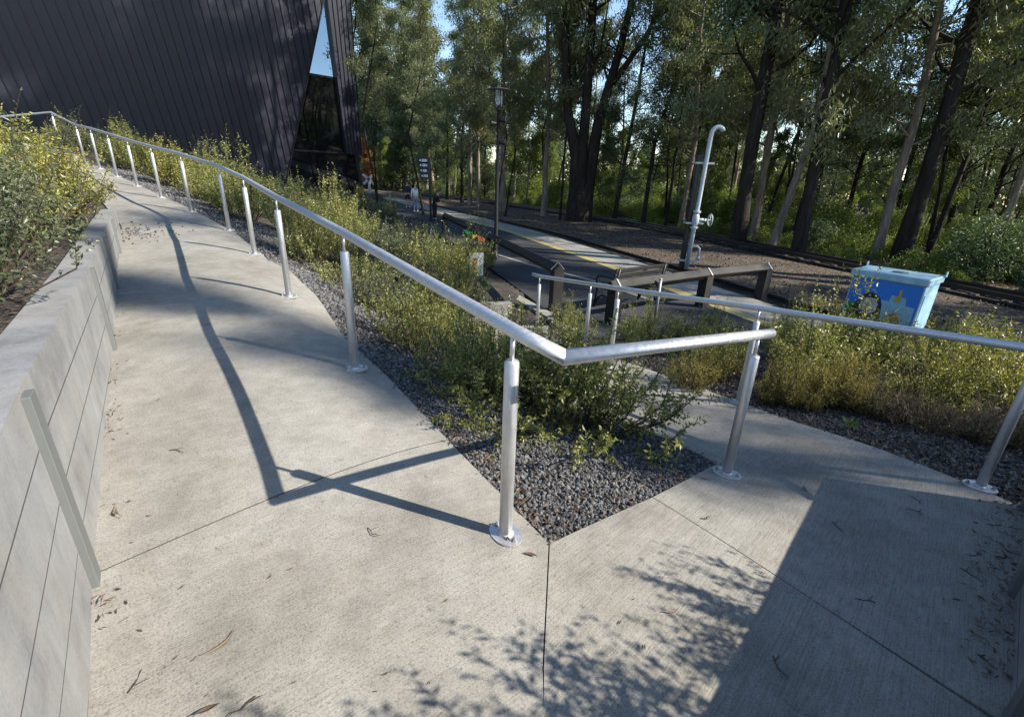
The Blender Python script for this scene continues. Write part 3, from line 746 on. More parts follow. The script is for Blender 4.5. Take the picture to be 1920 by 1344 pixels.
# ------------------------------------------------------------------ timber fences
def beam(parent, a, b, name='rail', wd=.17):
    a, b = Vector(a), Vector(b); d = (b - a); L = d.length; d.normalize(); s = d.cross(Vector((0, 0, 1))).normalized(); up = s.cross(d)
    Mx = Matrix((d, s, up)).transposed() @ Matrix.Rotation(R(45), 3, 'X'); m = MB(); m.box((a + b) / 2, (L, wd, wd), Mx, .012); return m.build(name, M_timber, parent)
def fence(label, foot, tops, over=.12):
    o = Vector((foot[0][0], foot[0][1], ZP)); t = empty('timber_fence', o, label=label, cat='timber fence')
    f = [Vector((p[0], p[1], ZP)) - o for p in foot]; tz = [z - ZP for z in tops]
    for i, p in enumerate(f):
        d = (f[min(i + 1, len(f) - 1)] - f[max(i - 1, 0)]); ang = math.atan2(d.y, d.x); Mz = Matrix.Rotation(ang, 3, 'Z')
        zt = tz[i] - .014; m = MB(); hw = .10                       # post with its head cut to the slope of the rail
        prof = [(-hw, -.06), (hw, -.06), (hw, zt - hw), (0, zt), (-hw, zt - hw)]
        V = [p + Mz @ Vector((xx, yy, 0)) + Vector((0, 0, zz)) for xx in (-hw, hw) for yy, zz in prof]
        m.add(V, [(4, 3, 2, 1, 0), (5, 6, 7, 8, 9)] + [(k, (k + 1) % 5, 5 + (k + 1) % 5, 5 + k) for k in range(5)]); po = m.build('post', M_timber, t)
        m = MB()
        for sg in (-1, 1): m.box(p + Mz @ Vector((0, sg * .072, 0)) + Vector((0, 0, tz[i] - .056)), (.03, .19, .008), Mz @ Matrix.Rotation(-sg * R(45), 3, 'X'), .002)
        m.build('steel_strap', M_galv, po)
    for i in range(len(f) - 1):
        a = f[i] + Vector((0, 0, tz[i] - .12)); b = f[i + 1] + Vector((0, 0, tz[i + 1] - .12)); dd = (b - a).normalized()
        if i == 0: a -= dd * over
        beam(t, a, b - dd * .004)
    return t
tA = float(at((1040, 493), y=FENCE[0][1])[2])
fence('dark timber rail fence with heavy square posts along the near edge of the platform', FENCE[:3], [tA, tA + .02, tA + .03], .06)
q0 = at((1147, 606), z=ZP); t0 = float(at((1150, 524), y=q0[1])[2]); q1 = at((1328, 503), z=t0); q2 = at((1440, 493), z=t0)
fence('short dark timber fence of two bays behind the lower handrail', [q0[:2], q1[:2], q2[:2]], [t0, t0, t0], .16)
# bench behind the short fence
bd = Vector(q1 - q0); bd.z = 0; bd.normalize(); bang = math.atan2(bd.y, bd.x)
bc = (Vector(q0) * .55 + Vector(q1) * .45); bc += Vector((-bd.y, bd.x, 0)) * .55; bc.z = ZP
bench = empty('park_bench', bc, bang, 'dark slatted bench with cast iron ends behind the short timber fence', 'bench')
m = MB()
for k in range(5): m.box((0, .08 + .1 * k, .44), (1.5, .08, .03), None, .006)
m.build('seat', M_timber, bench); m = MB()
for k in range(4): m.box((0, -.02 - .02 * k, .54 + .1 * k), (1.5, .03, .08), Matrix.Rotation(R(8), 3, 'X'), .006)
m.build('backrest', M_timber, bench)
for s in (-.66, .66):
    m = MB(); m.tube([(s, .50, 0), (s, .48, .2), (s, .46, .42)], .022, 8); m.tube([(s, 0, 0), (s, -.01, .25), (s, -.02, .45), (s, -.10, .88)], .022, 8)
    m.tube([(s, .25 + .21 * math.cos(a), .06 + .22 * math.sin(a)) for a in np.linspace(0, math.pi, 9)], .02, 8)
    m.tube([(s, -.04, .64), (s, .2, .67), (s, .44, .65), (s, .5, .58), (s, .47, .44)], .02, 8); m.build('end_frame', M_black, bench)
gpst = empty('steel_post', at((1228, 597), z=ZP), label='thin grey steel post standing beside the bench', cat='post')
m = MB(); m.tube([(0, 0, 0), (0, 0, .75)], .028, 10); m.build('tube', M_galv, gpst); m = MB(); m.lathe((0, 0, .75), [(.032, 0), (.030, .02), (.004, .03)], 10); m.build('cap', M_galv, gpst)
# low concrete upstand at the foot of the lower bed
c0 = at((872, 590), z=-.72); c1 = at((958, 574), z=-.62); m = MB()
cu = empty('concrete_block_wall', (float(c1[0]), float(c1[1]), -.95), label='low pale concrete upstand half hidden by shrubs near the asphalt', cat='low wall')
d = Vector((c0 - c1)); d.z = 0; L = d.length; an = math.atan2(d.y, d.x)
m.box(Vector((d.x / 2, d.y / 2, .19)), (L, .14, .44), Matrix.Rotation(an, 3, 'Z'), .012); m.build('upstand', M_kerb, cu)

# ------------------------------------------------------------------ water standpipe and its timber post
sp = at((1287, 505), z=ZP); H = float(at((1335, 236), y=sp[1])[2]) - ZP; fx = at((1335, 245), y=sp[1])[0] - sp[0]
pipe = empty('standpipe', sp, label='tall grey water standpipe with a hooked top and a side valve beside the track', cat='standpipe')
ln = lambda z: (fx * z / H, 0, z)
m = MB(); hook = [(fx + .16 * (1 - math.cos(a)), -.02, H - .19 + .16 * math.sin(a)) for a in np.linspace(0, math.pi * .86, 9)]
m.tube([ln(0), ln(H * .4), ln(H * .8), ln(H - .3)] + hook, .060, 14); m.build('pipe', M_pipe, pipe)
for z in (.33, .345, .43, .445): pass
zv = float(at((1304, 412), y=sp[1])[2]) - ZP
m = MB(); 
for z in (zv - .22, zv + .22): m.lathe(ln(z), [(.11, -.025), (.11, .025)], 14, False)
m.lathe(ln(zv), [(.06, -.2), (.10, -.08), (.10, .08), (.06, .2)], 14); m.build('flange', M_pipe, pipe)
v = Vector(ln(zv)); m = MB(); m.tube([v, v + Vector((.30, 0, 0))], .045, 10); m.tube([v + Vector((.3, 0, 0)), v + Vector((.42, 0, 0))], .02, 8); val = m.build('valve', M_pipe, pipe)
m = MB(); m.tube([v + Vector((.42, .17 * math.cos(a), .17 * math.sin(a))) for a in np.linspace(0, 2 * math.pi, 17)], .016, 6)
for a in (0, math.pi / 2): m.tube([v + Vector((.42, .17 * math.cos(a), .17 * math.sin(a))), v + Vector((.42, -.17 * math.cos(a), -.17 * math.sin(a)))], .011, 6)
m.build('handwheel', M_pipe, val)
zd = float(at((1297, 462), y=sp[1])[2]) - ZP; v = Vector(ln(zd)); m = MB()
m.tube([v, v + Vector((.2, 0, 0)), v + Vector((.27, 0, -.05)), v + Vector((.27, 0, -.35))], .033, 10); m.lathe(v + Vector((.27, 0, -.38)), [(.048, 0), (.06, .08)], 10); m.build('drain_elbow', M_pipe, pipe)
pb = at((1277, 503), z=ZP); H2 = float(at((1313, 290), y=pb[1])[2]) - ZP; fx2 = at((1313, 290), y=pb[1])[0] - pb[0]
bp = empty('timber_post', pb, label='tall black square post clamped to the standpipe', cat='post'); m = MB()
Mx = Matrix.Rotation(math.atan2(fx2, H2), 3, 'Y'); m.box((fx2 / 2, 0, H2 / 2), (.135, .135, H2), Mx, .012); m.build('shaft', M_black, bp)
for q in (.08, .42, .93):
    m = MB(); m.box((fx2 * q + .13, -.02, H2 * q), (.52, .24, .05), Mx, .004); m.build('bracket', M_pipe, bp)

# ------------------------------------------------------------------ lamp post with speakers
lp = at((929, 484), z=ZP); lt = float(at((929, 163), y=lp[1])[2]) - ZP; sc_ = lt
lamp = empty('street_lamp', lp, label='slim black lamp post with a flat disc hat over a glass lantern', cat='lamp post')
m = MB(); m.lathe((0, 0, 0), [(.11, 0), (.11, .03), (.075, .05), (.062, .3), (.055, lt * .55), (.045, lt - .62), (.06, lt - .6), (.085, lt - .55), (.06, lt - .5)], 12); m.build('pole', M_black, lamp)
M_lg = mat('lantern_glass', (.75, .78, .8), .15); BS(M_lg).inputs['Transmission Weight'].default_value = .8
m = MB(); m.lathe((0, 0, lt - .5), [(.10, 0), (.115, .42)], 14); m.build('lantern', M_lg, lamp)
m = MB()
for k in range(4):
    a = k * math.pi / 2 + .4; m.tube([(.115 * math.cos(a), .115 * math.sin(a), lt - .52), (.13 * math.cos(a), .13 * math.sin(a), lt - .06)], .012, 6)
m.build('lantern_frame', M_black, lamp)
m = MB(); m.lathe((0, 0, lt - .08), [(.33, 0), (.335, .012), (.10, .055), (.03, .09)], 24); m.build('lamp_hat', mat('lamp_hat_paint', (.10, .10, .10), .5), lamp)
for (px, py, sx) in ((921, 232, -1), (940, 226, 1), (937, 268, 1)):
    z = float(at((px, py), y=lp[1])[2]) - ZP; m = MB(); Mr = Matrix.Rotation(R(90), 3, 'Y') @ Matrix.Rotation(R(20 * sx), 3, 'X')
    m.lathe((sx * .05, -.03, z), [(.04, 0), (.05, .04), (.085, .17), (.09, .19), (.07, .192)] if sx > 0 else [(.07, -.192), (.09, -.19), (.085, -.17), (.05, -.04), (.04, 0)], 14, True, Mr); m.build('speaker', M_black, lamp)

# ------------------------------------------------------------------ direction sign, crossing sign, notice board, floor paint
sg = at((808, 414), z=ZP); y = sg[1]; st_ = float(at((803, 296), y=y)[2]) - ZP
sign = empty('direction_sign', sg, label='dark direction sign with a stack of blades lettered in white', cat='sign')
m = MB(); m.box((0, 0, st_ / 2), (.11, .11, st_), None, .01); m.build('post', M_mull, sign)
M_white = mat('white_lettering', (.75, .75, .73), .6); M_blade = mat('sign_blade', (.012, .012, .016), .5)
sx = lambda p, q: float(at((p, q), y=y)[0] - sg[0])
for k, (yc, x0) in enumerate(((301, 783), (310, 784), (320, 785), (330, 787))):
    zc = float(at((795, yc), y=y)[2]) - ZP; wdt = -sx(x0, yc) - .06; m = MB(); m.box((-wdt / 2 - .06, -.03, zc), (wdt, .03, .27), None, .006); bl = m.build('blade', M_blade, sign)
    m = MB(); rg = random.Random(k); xx = -wdt - .0 + .16; a0 = -wdt + .02
    m.add([(a0, -.048, zc), (a0 + .09, -.048, zc + .06), (a0 + .09, -.048, zc - .06)], [(0, 1, 2)])
    while xx < -.12:
        lw = rg.uniform(.03, .05); m.box((xx + lw / 2, -.0475, zc), (lw, .004, .10 + rg.choice((0, .03))), None); xx += lw + .016
    m.build('lettering', M_white, bl)
xs = at((694, 368), z=-.9); xh = float(at((689, 334), y=xs[1])[2]) + .9
xsg = empty('crossing_sign', xs, label='small white crossbuck sign on a white post far along the track', cat='sign'); m = MB(); m.tube([(0, 0, 0), (0, 0, xh)], .11, 8); m.build('post', M_white, xsg)
for s in (-1, 1):
    m = MB(); m.box((0, -.14, xh - .1), (1.3, .03, .22), Matrix.Rotation(R(40 * s), 3, 'Y'), .01); m.build('board', M_white, xsg)
nb = at((893, 524), z=ZP); nbt = float(at((886, 474), y=nb[1])[2]) - ZP
nbo = empty('notice_board', nb, label='small white notice with red marks under the timber fence', cat='notice'); m = MB(); m.box((0, 0, nbt - .28), (.34, .02, .56), Matrix.Rotation(R(12), 3, 'Z'), .004); pn = m.build('panel', M_white, nbo)
m = MB(); m.box((-.02, -.016, nbt - .22), (.10, .006, .18), Matrix.Rotation(R(12), 3, 'Z')); m.build('red_mark', mat('red_print', (.5, .06, .05), .6), pn)
m = MB(); m.box((0, .02, (nbt - .5) / 2), (.04, .04, nbt - .5), None); m.build('stake', M_timber, nbo)
for nm, cl, px0 in (('painted_mat', (.05, .42, .10), [(868, 431), (885, 431), (893, 441), (878, 440)]), ('painted_mat', (.55, .45, .06), [(880, 437), (896, 437), (902, 442), (886, 442)]), ('painted_mat', (.62, .06, .06), [(894, 440), (910, 441), (912, 446), (897, 446)])):
    P_ = [at(p, z=ZP + .12) for p in px0]; m = MB(); c = sum(P_) / 4
    e = empty(nm, (c[0], c[1], ZP + .10), label={.05: 'green painted play mat lying on the platform by the fence', .55: 'yellow painted play mat between a green and a red one', .62: 'red painted play mat lying nearest the lamp post'}[cl[0]], cat='play mat')
    m.prism([(p[0] - c[0], p[1] - c[1]) for p in P_], -.11, .02); m.build('mat_top', mat('mat_paint', cl, .7), e)

# ------------------------------------------------------------------ painted utility box
def rot2(v, a): return Vector((v.x * math.cos(a) - v.y * math.sin(a), v.x * math.sin(a) + v.y * math.cos(a), 0))
zb = -1.15
fl = Vector(at((1574, 598), z=zb)); fr = Vector(at((1706, 628), z=zb)); ux = (fr - fl); bw = ux.length; ux.normalize(); ang = math.atan2(ux.y, ux.x)
bh = float(at((1603, 507), y=fl.y)[2]) - zb; bdp = .85
ub = empty('utility_box', fl, ang, 'pale blue steel utility box with a landscape painted on its front', 'utility box')
M_lb = mat('pale_blue_paint', (.36, .53, .60), .5); n_ = noise(M_lb, coords(M_lb), 6, 5); LK(M_lb, ramp(M_lb, n_.outputs[0], [(.35, (.22, .37, .46)), (.6, (.29, .46, .54)), (.8, (.36, .52, .58))]).outputs[0], BS(M_lb).inputs['Base Color'])
m = MB(); m.box((bw / 2, bdp / 2, (bh - .1) / 2), (bw, bdp, bh - .1), None, .015); m.build('cabinet', M_lb, ub)
m = MB(); m.box((bw / 2, bdp / 2, bh - .03), (bw + .07, bdp + .08, .14), None, .02); lid = m.build('lid', M_lb, ub)
m = MB(); m.tube([(bw * .55 + .13 * math.cos(a), bdp * .45 + .10 * math.sin(a), bh + .048) for a in np.linspace(0, 2 * math.pi, 21)], .012, 6); m.lathe((bw * .55, bdp * .45, bh + .045), [(.10, 0), (.09, .012)], 16); m.build('vent_cap', mat('lid_stain', (.10, .17, .22), .6), lid)
for xx in (-.05, bw + .05):
    m = MB(); m.box((xx, bdp - .02, bh + .07), (.02, .10, .10), None, .004); m.build('lug', M_lb, lid)
fw, fh = bw - .06, bh - .16
def paint(name, col, poly, lvl):
    mt = mat(name + '_paint', col, .5); n_ = noise(mt, coords(mt), 7, 5); LK(mt, ramp(mt, n_.outputs[0], [(.3, tuple(c * .8 for c in col)), (.7, tuple(min(1, c * 1.15) for c in col))]).outputs[0], BS(mt).inputs['Base Color'])
    mm = MB(); V = [(.03 + p[0] * fw, -.004 - .003 * lvl, .05 + p[1] * fh) for p in poly]; V += [(a, .0, c) for a, b, c in V]; k = len(poly)
    mm.add(V, [tuple(range(k))] + [(i, k + i, k + (i + 1) % k, (i + 1) % k) for i in range(k)]); return mm.build(name, mt, pic)
pic = MB(); pic.box((bw / 2, -.0015, .05 + fh / 2), (fw, .003, fh)); pic = pic.build('mural', mat('mural_sky', (.015, .17, .56), .5), ub)
arc = lambda cx, cy, rx, ry, a0=0, a1=360, n=22: [(cx + rx * math.cos(R(a)), cy + ry * math.sin(R(a))) for a in np.linspace(a0, a1, n)]
paint('green_hill', (.02, .20, .04), [(0, .02), (.36, .02), (.36, .30), (.24, .40), (.12, .42), (0, .40)], 0)
paint('dark_hill', (.012, .014, .03), [(.06, .14), (.55, .14), (.52, .48)] + arc(.34, .44, .17, .26, 20, 165, 12), 1)
paint('grey_cloud', (.34, .36, .42), arc(.34, .40, .13, .19), 2)
paint('lake', (.20, .42, .52), [(.5, .12), (.97, .12), (.97, .52), (.84, .54), (.82, .70), (.62, .72), (.60, .58), (.5, .58)], 0)
paint('ochre_patch', (.50, .30, .05), [(.66, .6), (.75, .6), (.745, .86), (.71, .86), (.71, .75)], 3)
paint('rust_patch', (.35, .10, .06), arc(.72, .16, .10, .17, 0, 180, 14), 4)
paint('red_strip', (.42, .04, .05), [(.08, .02), (.4, .02), (.4, .10), (.08, .10)], 3)
m = MB(); m.box((bw + .007, bdp / 2, bh / 2 - .1), (.014, bdp - .1, bh - .35), None, .004); m.build('side_door', M_lb, ub)

# ------------------------------------------------------------------ people on the platform
def skinned(name, V, Ed, rad, mt, parent, sub=2):
    me = bpy.data.meshes.new(name); me.from_pydata([tuple(v) for v in V], Ed, []); me.update(); o = link(name, me, parent)
    bpy.context.view_layer.objects.active = o
    md = o.modifiers.new('Skin', 'SKIN'); md.use_smooth_shade = True
    sk = me.skin_vertices[0] if len(me.skin_vertices) else None
    if sk is None:
        a = me.attributes
    for i, r in enumerate(rad):
        me.skin_vertices[0].data[i].radius = (r, r) if not hasattr(r, '__len__') else r
        me.skin_vertices[0].data[i].use_root = (i == 0)
    s2 = o.modifiers.new('Subdivision', 'SUBSURF'); s2.levels = sub; s2.render_levels = sub
    me.materials.append(mt); return o
def person(px, H_, rz, label, skin, top, bottom, shoes, hair, lean=0.0, shorts=False, arm=(10, 10), z=ZP, long_coat=False):
    loc = at(px, z=z); k = H_ / 1.75
    t = empty('person', loc, rz, label, 'person', scale=k)
    lf = lambda y, zz: (zz - .95) * math.tan(R(lean)) if zz > .95 else 0.0
    def q(x, y, zz): return (x, y - lf(y, zz), zz if zz < .95 else .95 + (zz - .95) * math.cos(R(lean)))
    V = [q(0, 0, .95), q(0, .01, 1.12), q(0, .01, 1.32), q(0, .0, 1.45), q(0, -.01, 1.53), q(0, -.02, 1.60), q(0, -.015, 1.70)]
    E = [(i, i + 1) for i in range(6)]; Rr = [(.14, .11), (.13, .10), (.15, .11), (.08, .07), (.055, .055), (.075, .09), (.07, .085)]
    for s, am in ((-1, arm[0]), (1, arm[1])):
        b = len(V); V += [q(.10 * s, 0, .88), q(.10 * s, -.02, .50), q(.11 * s, .02, .09), q(.11 * s, -.10, .04)]; Rr += [(.09, .09), (.06, .06), (.04, .04), (.035, .03)]
        E += [(0, b), (b, b + 1), (b + 1, b + 2), (b + 2, b + 3)]
        b = len(V); a = R(am); V += [q(.19 * s, .01, 1.41), q(.24 * s, .02 - .06 * math.sin(a), 1.14), q((.25) * s, -.05 - .26 * math.sin(a), 1.14 - .25 * math.cos(a)), q(.245 * s, -.07 - .34 * math.sin(a), 1.14 - .33 * math.cos(a))]
        Rr += [.055, .042, .027, (.018, .036)]; E += [(3, b), (b, b + 1), (b + 1, b + 2), (b + 2, b + 3)]
        hx, hy, hz = V[-1]
        for f in range(5):
            c = len(V); o = (f - 2) * .017 if f < 4 else -.045; V += [(hx, hy + o, hz - .03 if f < 4 else hz + .01), (hx - .008 * s, hy + o * 1.1 - .01, hz - .075 - .008 * (f % 3) if f < 4 else hz - .04)]
            Rr += [.009, .007]; E += [(b + 3, c), (c, c + 1)]
    skinned('body', V, E, Rr, skin, t, 1)
    V = [q(0, 0, .92), q(0, .01, 1.12), q(0, .01, 1.32), q(0, 0, 1.46)]; E = [(0, 1), (1, 2), (2, 3)]; Rr = [(.185, .14), (.17, .13), (.19, .14), (.09, .085)]
    if long_coat: V[0] = q(0, 0, .62); Rr[0] = (.21, .17)
    for s, am in ((-1, arm[0]), (1, arm[1])):
        b = len(V); a = R(am); V += [q(.20 * s, .01, 1.41), q(.25 * s, .02 - .06 * math.sin(a), 1.14), q(.255 * s, -.045 - .24 * math.sin(a), 1.14 - .23 * math.cos(a))]; Rr += [.075, .062, .048]; E += [(2, b), (b, b + 1), (b + 1, b + 2)]
    skinned('jacket', V, E, Rr, top, t, 1)
    V = [q(0, 0, .98), q(0, 0, .90)]; E = [(0, 1)]; Rr = [(.165, .125), (.15, .12)]
    for s in (-1, 1):
        b = len(V); V += [q(.10 * s, 0, .84), q(.105 * s, -.02, .50)] + ([] if shorts else [q(.11 * s, .02, .10)]); Rr += [.105, .082] + ([] if shorts else [.06]); E += [(1, b), (b, b + 1)] + ([] if shorts else [(b + 1, b + 2)])
    skinned('trousers', V, E, Rr, bottom, t, 1)
    for s in (-1, 1):
        skinned('shoe', [(.11 * s, .06, .045), (.11 * s, -.06, .045), (.115 * s, -.16, .035)], [(0, 1), (1, 2)], [(.05, .045), (.05, .045), (.045, .033)], shoes, t, 1)
    skinned('hair', [q(0, .03, 1.60), q(0, .015, 1.72), q(0, -.06, 1.745)], [(0, 1), (1, 2)], [(.07, .07), (.086, .09), (.05, .03)], hair, t, 1)
    m = MB(); m.tube([q(0, -.095, 1.66), q(0, -.125, 1.625)], [.006, .014], 6); m.build('nose', skin, t)
    for s in (-1, 1):
        m = MB(); m.lathe(q(.03 * s, -.098, 1.665), [(.004, -.006), (.010, 0), (.004, .006)], 8); m.build('eye', M_black, t)
    m = MB(); m.box(q(0, -.098, 1.585), (.045, .012, .008), None, .002); m.build('mouth', mat('lips', (.3, .12, .1), .5), t)
    return t
skin = mat('skin', (.50, .30, .22), .55); cl = lambda n, c: mat(n, c, .85)
person((765, 389), 1.72, R(25), 'person in a dark hooded jacket and shorts with white shoes, facing a companion in white', skin, cl('navy_cloth', (.035, .03, .055)), cl('black_cloth', (.012, .012, .014)), cl('white_shoe', (.7, .7, .68)), cl('dark_hair', (.06, .035, .025)), 2, True, (40, 55))
person((780, 397), 1.66, R(200), 'person in a white top and pale blue jeans seen from behind', skin, cl('white_cloth', (.72, .76, .80)), cl('denim', (.20, .24, .32)), cl('white_shoe', (.7, .7, .68)), cl('fair_hair', (.35, .24, .14)), 2, False, (35, 12))
person((815, 413), 1.6, R(70), 'person in a bulky black coat stooping beside the direction sign', skin, cl('black_coat', (.010, .010, .012)), cl('black_cloth', (.012, .012, .014)), M_black, cl('brown_hair', (.10, .06, .04)), 24, False, (50, 60), long_coat=True)

# ------------------------------------------------------------------ trees
def gen_tree(seed, H=20, r0=.2, crown0=.3, nl=26, ll=4.0, up=.35, clump=.7, per=70, leaf=(.30, .09), droop=.5, bk=None, lf=None, forks=None, nsub=4, bend=.5, ends=6, flat=1.0):
    """trunk mesh with limbs, crown mesh of many small leaves gathered at the twig ends"""
    rg = np.random.default_rng(seed); m = MB(); cl = []
    stems = forks or [[(0, 0, 0, 1), (rg.normal() * bend * .4, rg.normal() * bend * .4, .33, .80), (rg.normal() * bend, rg.normal() * bend, .66, .48), (rg.normal() * bend * 1.4, rg.normal() * bend * 1.4, 1.0, .10)]]
    for S in stems:
        S = np.array(S, float); t = np.linspace(S[0, 2], S[-1, 2], 13); P = np.c_[np.interp(t, S[:, 2], S[:, 0]), np.interp(t, S[:, 2], S[:, 1]), t * H]
        P[1:-1, :2] += rg.normal(size=(11, 2)) * .05 * bend
        rad = np.interp(t, S[:, 2], S[:, 3]) * r0
        if S[0, 2] == 0: rad[0] *= 1.35; P[0, 2] -= .25
        m.tube(P, rad, 9, cap=False)
        k = max(3, int(nl / len(stems)))
        for i in range(k):
            tt = max(crown0, S[0, 2]) + (S[-1, 2] - max(crown0, S[0, 2])) * ((i + rg.random()) / k)
            b = np.array([np.interp(tt, t, P[:, j]) for j in range(3)]); rr = np.interp(tt, t, rad)
            az = rg.random() * 2 * np.pi; L = ll * (1.05 - .65 * (tt - crown0) / (1 - crown0 + 1e-6)) * rg.uniform(.6, 1.15); el = up + rg.normal() * .2
            d = np.array([np.cos(az) * np.cos(el), np.sin(az) * np.cos(el), np.sin(el)])
            Q = [b]
            for q in range(4):
                Q.append(Q[-1] + d * L / 4); d = norm(d + rg.normal(size=3) * .22 + np.array([0, 0, .10]))
            lr = max(.012, rr * .36); m.tube(Q, [lr, lr * .8, lr * .6, lr * .4, lr * .15], 5, cap=False); Q = np.array(Q)
            for q in range(nsub):
                s0 = rg.uniform(1.2, 4); i0 = min(3, int(s0)); c = Q[i0] + (Q[i0 + 1] - Q[i0]) * (s0 - i0)
                d2 = norm(norm(Q[4] - Q[0]) + rg.normal(size=3) * .75); L2 = L * rg.uniform(.2, .42); e = c + d2 * L2
                m.tube([c, c + d2 * L2 * .5 + rg.normal(size=3) * .05, e], [lr * .35, lr * .25, .008], 4, cap=False)
                cl += [e, c + d2 * L2 * .6]
            cl.append(Q[4])
        if S[-1, 2] > .9: cl.append(P[-1])
    cl = np.array(cl); n = len(cl)
    cnt = rg.poisson(per, n); idx = np.repeat(np.arange(n), cnt)
    g = rg.normal(size=(len(idx), 3)); g = norm(g) * (rg.random((len(idx), 1)) ** .45); sz = (clump * rg.uniform(.55, 1.25, n))[idx, None]
    pos = cl[idx] + g * sz * np.array([1, 1, .75 * flat])
    d = rg.normal(size=(len(idx), 3)); d[:, 2] = d[:, 2] * .6 - droop * 2
    V, F, rnd = leaf_arrays(pos, d, rg, leaf[0] * rg.uniform(.6, 1.3, len(idx)), leaf[1] * rg.uniform(.7, 1.2, len(idx)))
    cr = np.repeat(rg.random(n)[idx], 4); rnd = rnd * .6 + cr * .4
    tm = bpy.data.meshes.new('trunk'); tm.from_pydata(m.v, [], m.f); tm.update(); tm.polygons.foreach_set('use_smooth', [True] * len(m.f)); tm.materials.append(bk)
    return tm, np_mesh('crown', V, F, lf, rnd)
TK = {}
for i, sd in enumerate((11, 12, 13)):
    TK['gum%d' % i] = gen_tree(sd, 21, .21, .22, 30, 4.2, .45, .85, 52, (.32, .075), .75, M_bark_g, M_gum, nsub=4, bend=.5)
for i, sd in enumerate((21, 22, 23)):
    TK['dark%d' % i] = gen_tree(sd, 19, .17, .17, 36, 3.6, .45, .75, 56, (.18, .06), .35, M_bark_d, M_dark, nsub=5, bend=.45, flat=.85)
for i, sd in enumerate((31, 32)):
    TK['wattle%d' % i] = gen_tree(sd, 10, .12, .07, 40, 3.2, .25, .75, 80, (.22, .07), .2, M_bark_d, M_dark, nsub=4, bend=.4)
for i, sd in enumerate((41, 42)):
    TK['sap%d' % i] = gen_tree(sd, 9, .06, .14, 30, 2.0, .5, .55, 46, (.20, .075), .4, M_bark_g, M_bush, nsub=3, bend=.35)
TK['big'] = gen_tree(24, 26, .25, .18, 40, 4.2, .5, .8, 56, (.18, .06), .35, M_bark_d, M_dark, nsub=5, bend=.8, flat=.85)
TK['slim'] = gen_tree(26, 17, .085, .34, 22, 2.2, .55, .6, 50, (.20, .065), .4, M_bark_d, M_gum, nsub=4, bend=.6)
TK['tall'] = gen_tree(25, 42, .34, .50, 34, 5.4, .35, 1.0, 70, (.34, .11), .5, M_bark_g, M_gum, nsub=5, bend=.8)
TK['hero'] = gen_tree(51, 24, .62, .30, 36, 5.0, .5, 1.0, 75, (.34, .075), .75, M_bark_d, M_gum, nsub=4, bend=.3, forks=[
    [(0, 0, 0, 1.0), (-.1, 0, .10, .82), (-.25, 0, .20, .62), (-.9, .1, .26, .42), (-1.25, .2, .45, .36), (-1.2, .3, 1.0, .08)],
    [(.12, -.1, 0, .8), (.05, -.1, .12, .60), (.15, -.05, .22, .48), (.25, 0, .45, .42), (.5, .2, 1.0, .08)],
    [(.28, 0, 0, .85), (.62, 0, .12, .66), (1.05, 0, .26, .48), (1.75, 0, .36, .40), (2.6, .1, .52, .28), (3.4, .2, .95, .06)],
    [(1.7, 0, .33, .30), (3.3, .2, .42, .24), (5.2, .4, .56, .14), (6.2, .5, .70, .05)]])
TK['autumn'] = gen_tree(61, 6, .09, .12, 20, 1.3, .5, .5, 34, (.20, .12), .3, M_bark_d, M_orange, nsub=3)
TSEED = random.Random(5)
def tree(kind, loc, s, rz=None, label=None, group=None, name='tree', sxy=None):
    tm, cm = TK[kind]; t = empty(name, loc, TSEED.uniform(0, 6.28) if rz is None else rz, label, 'tree', group, (s * (sxy or 1), s * (sxy or 1), s))
    t.rotation_euler.x = TSEED.gauss(0, .025); t.rotation_euler.y = TSEED.gauss(0, .025)
    link('trunk', tm, t); link('crown', cm, t); return t
def fat(px, py): q = at((px, py), z=-1.3); return (q[0], q[1], gz(q[0], q[1]))
tree('hero', fat(1082, 417), 1.0, 0.0, 'massive dark multi-stemmed gum with three great limbs behind the track', name='gum_tree')
rgs = random.Random(33)
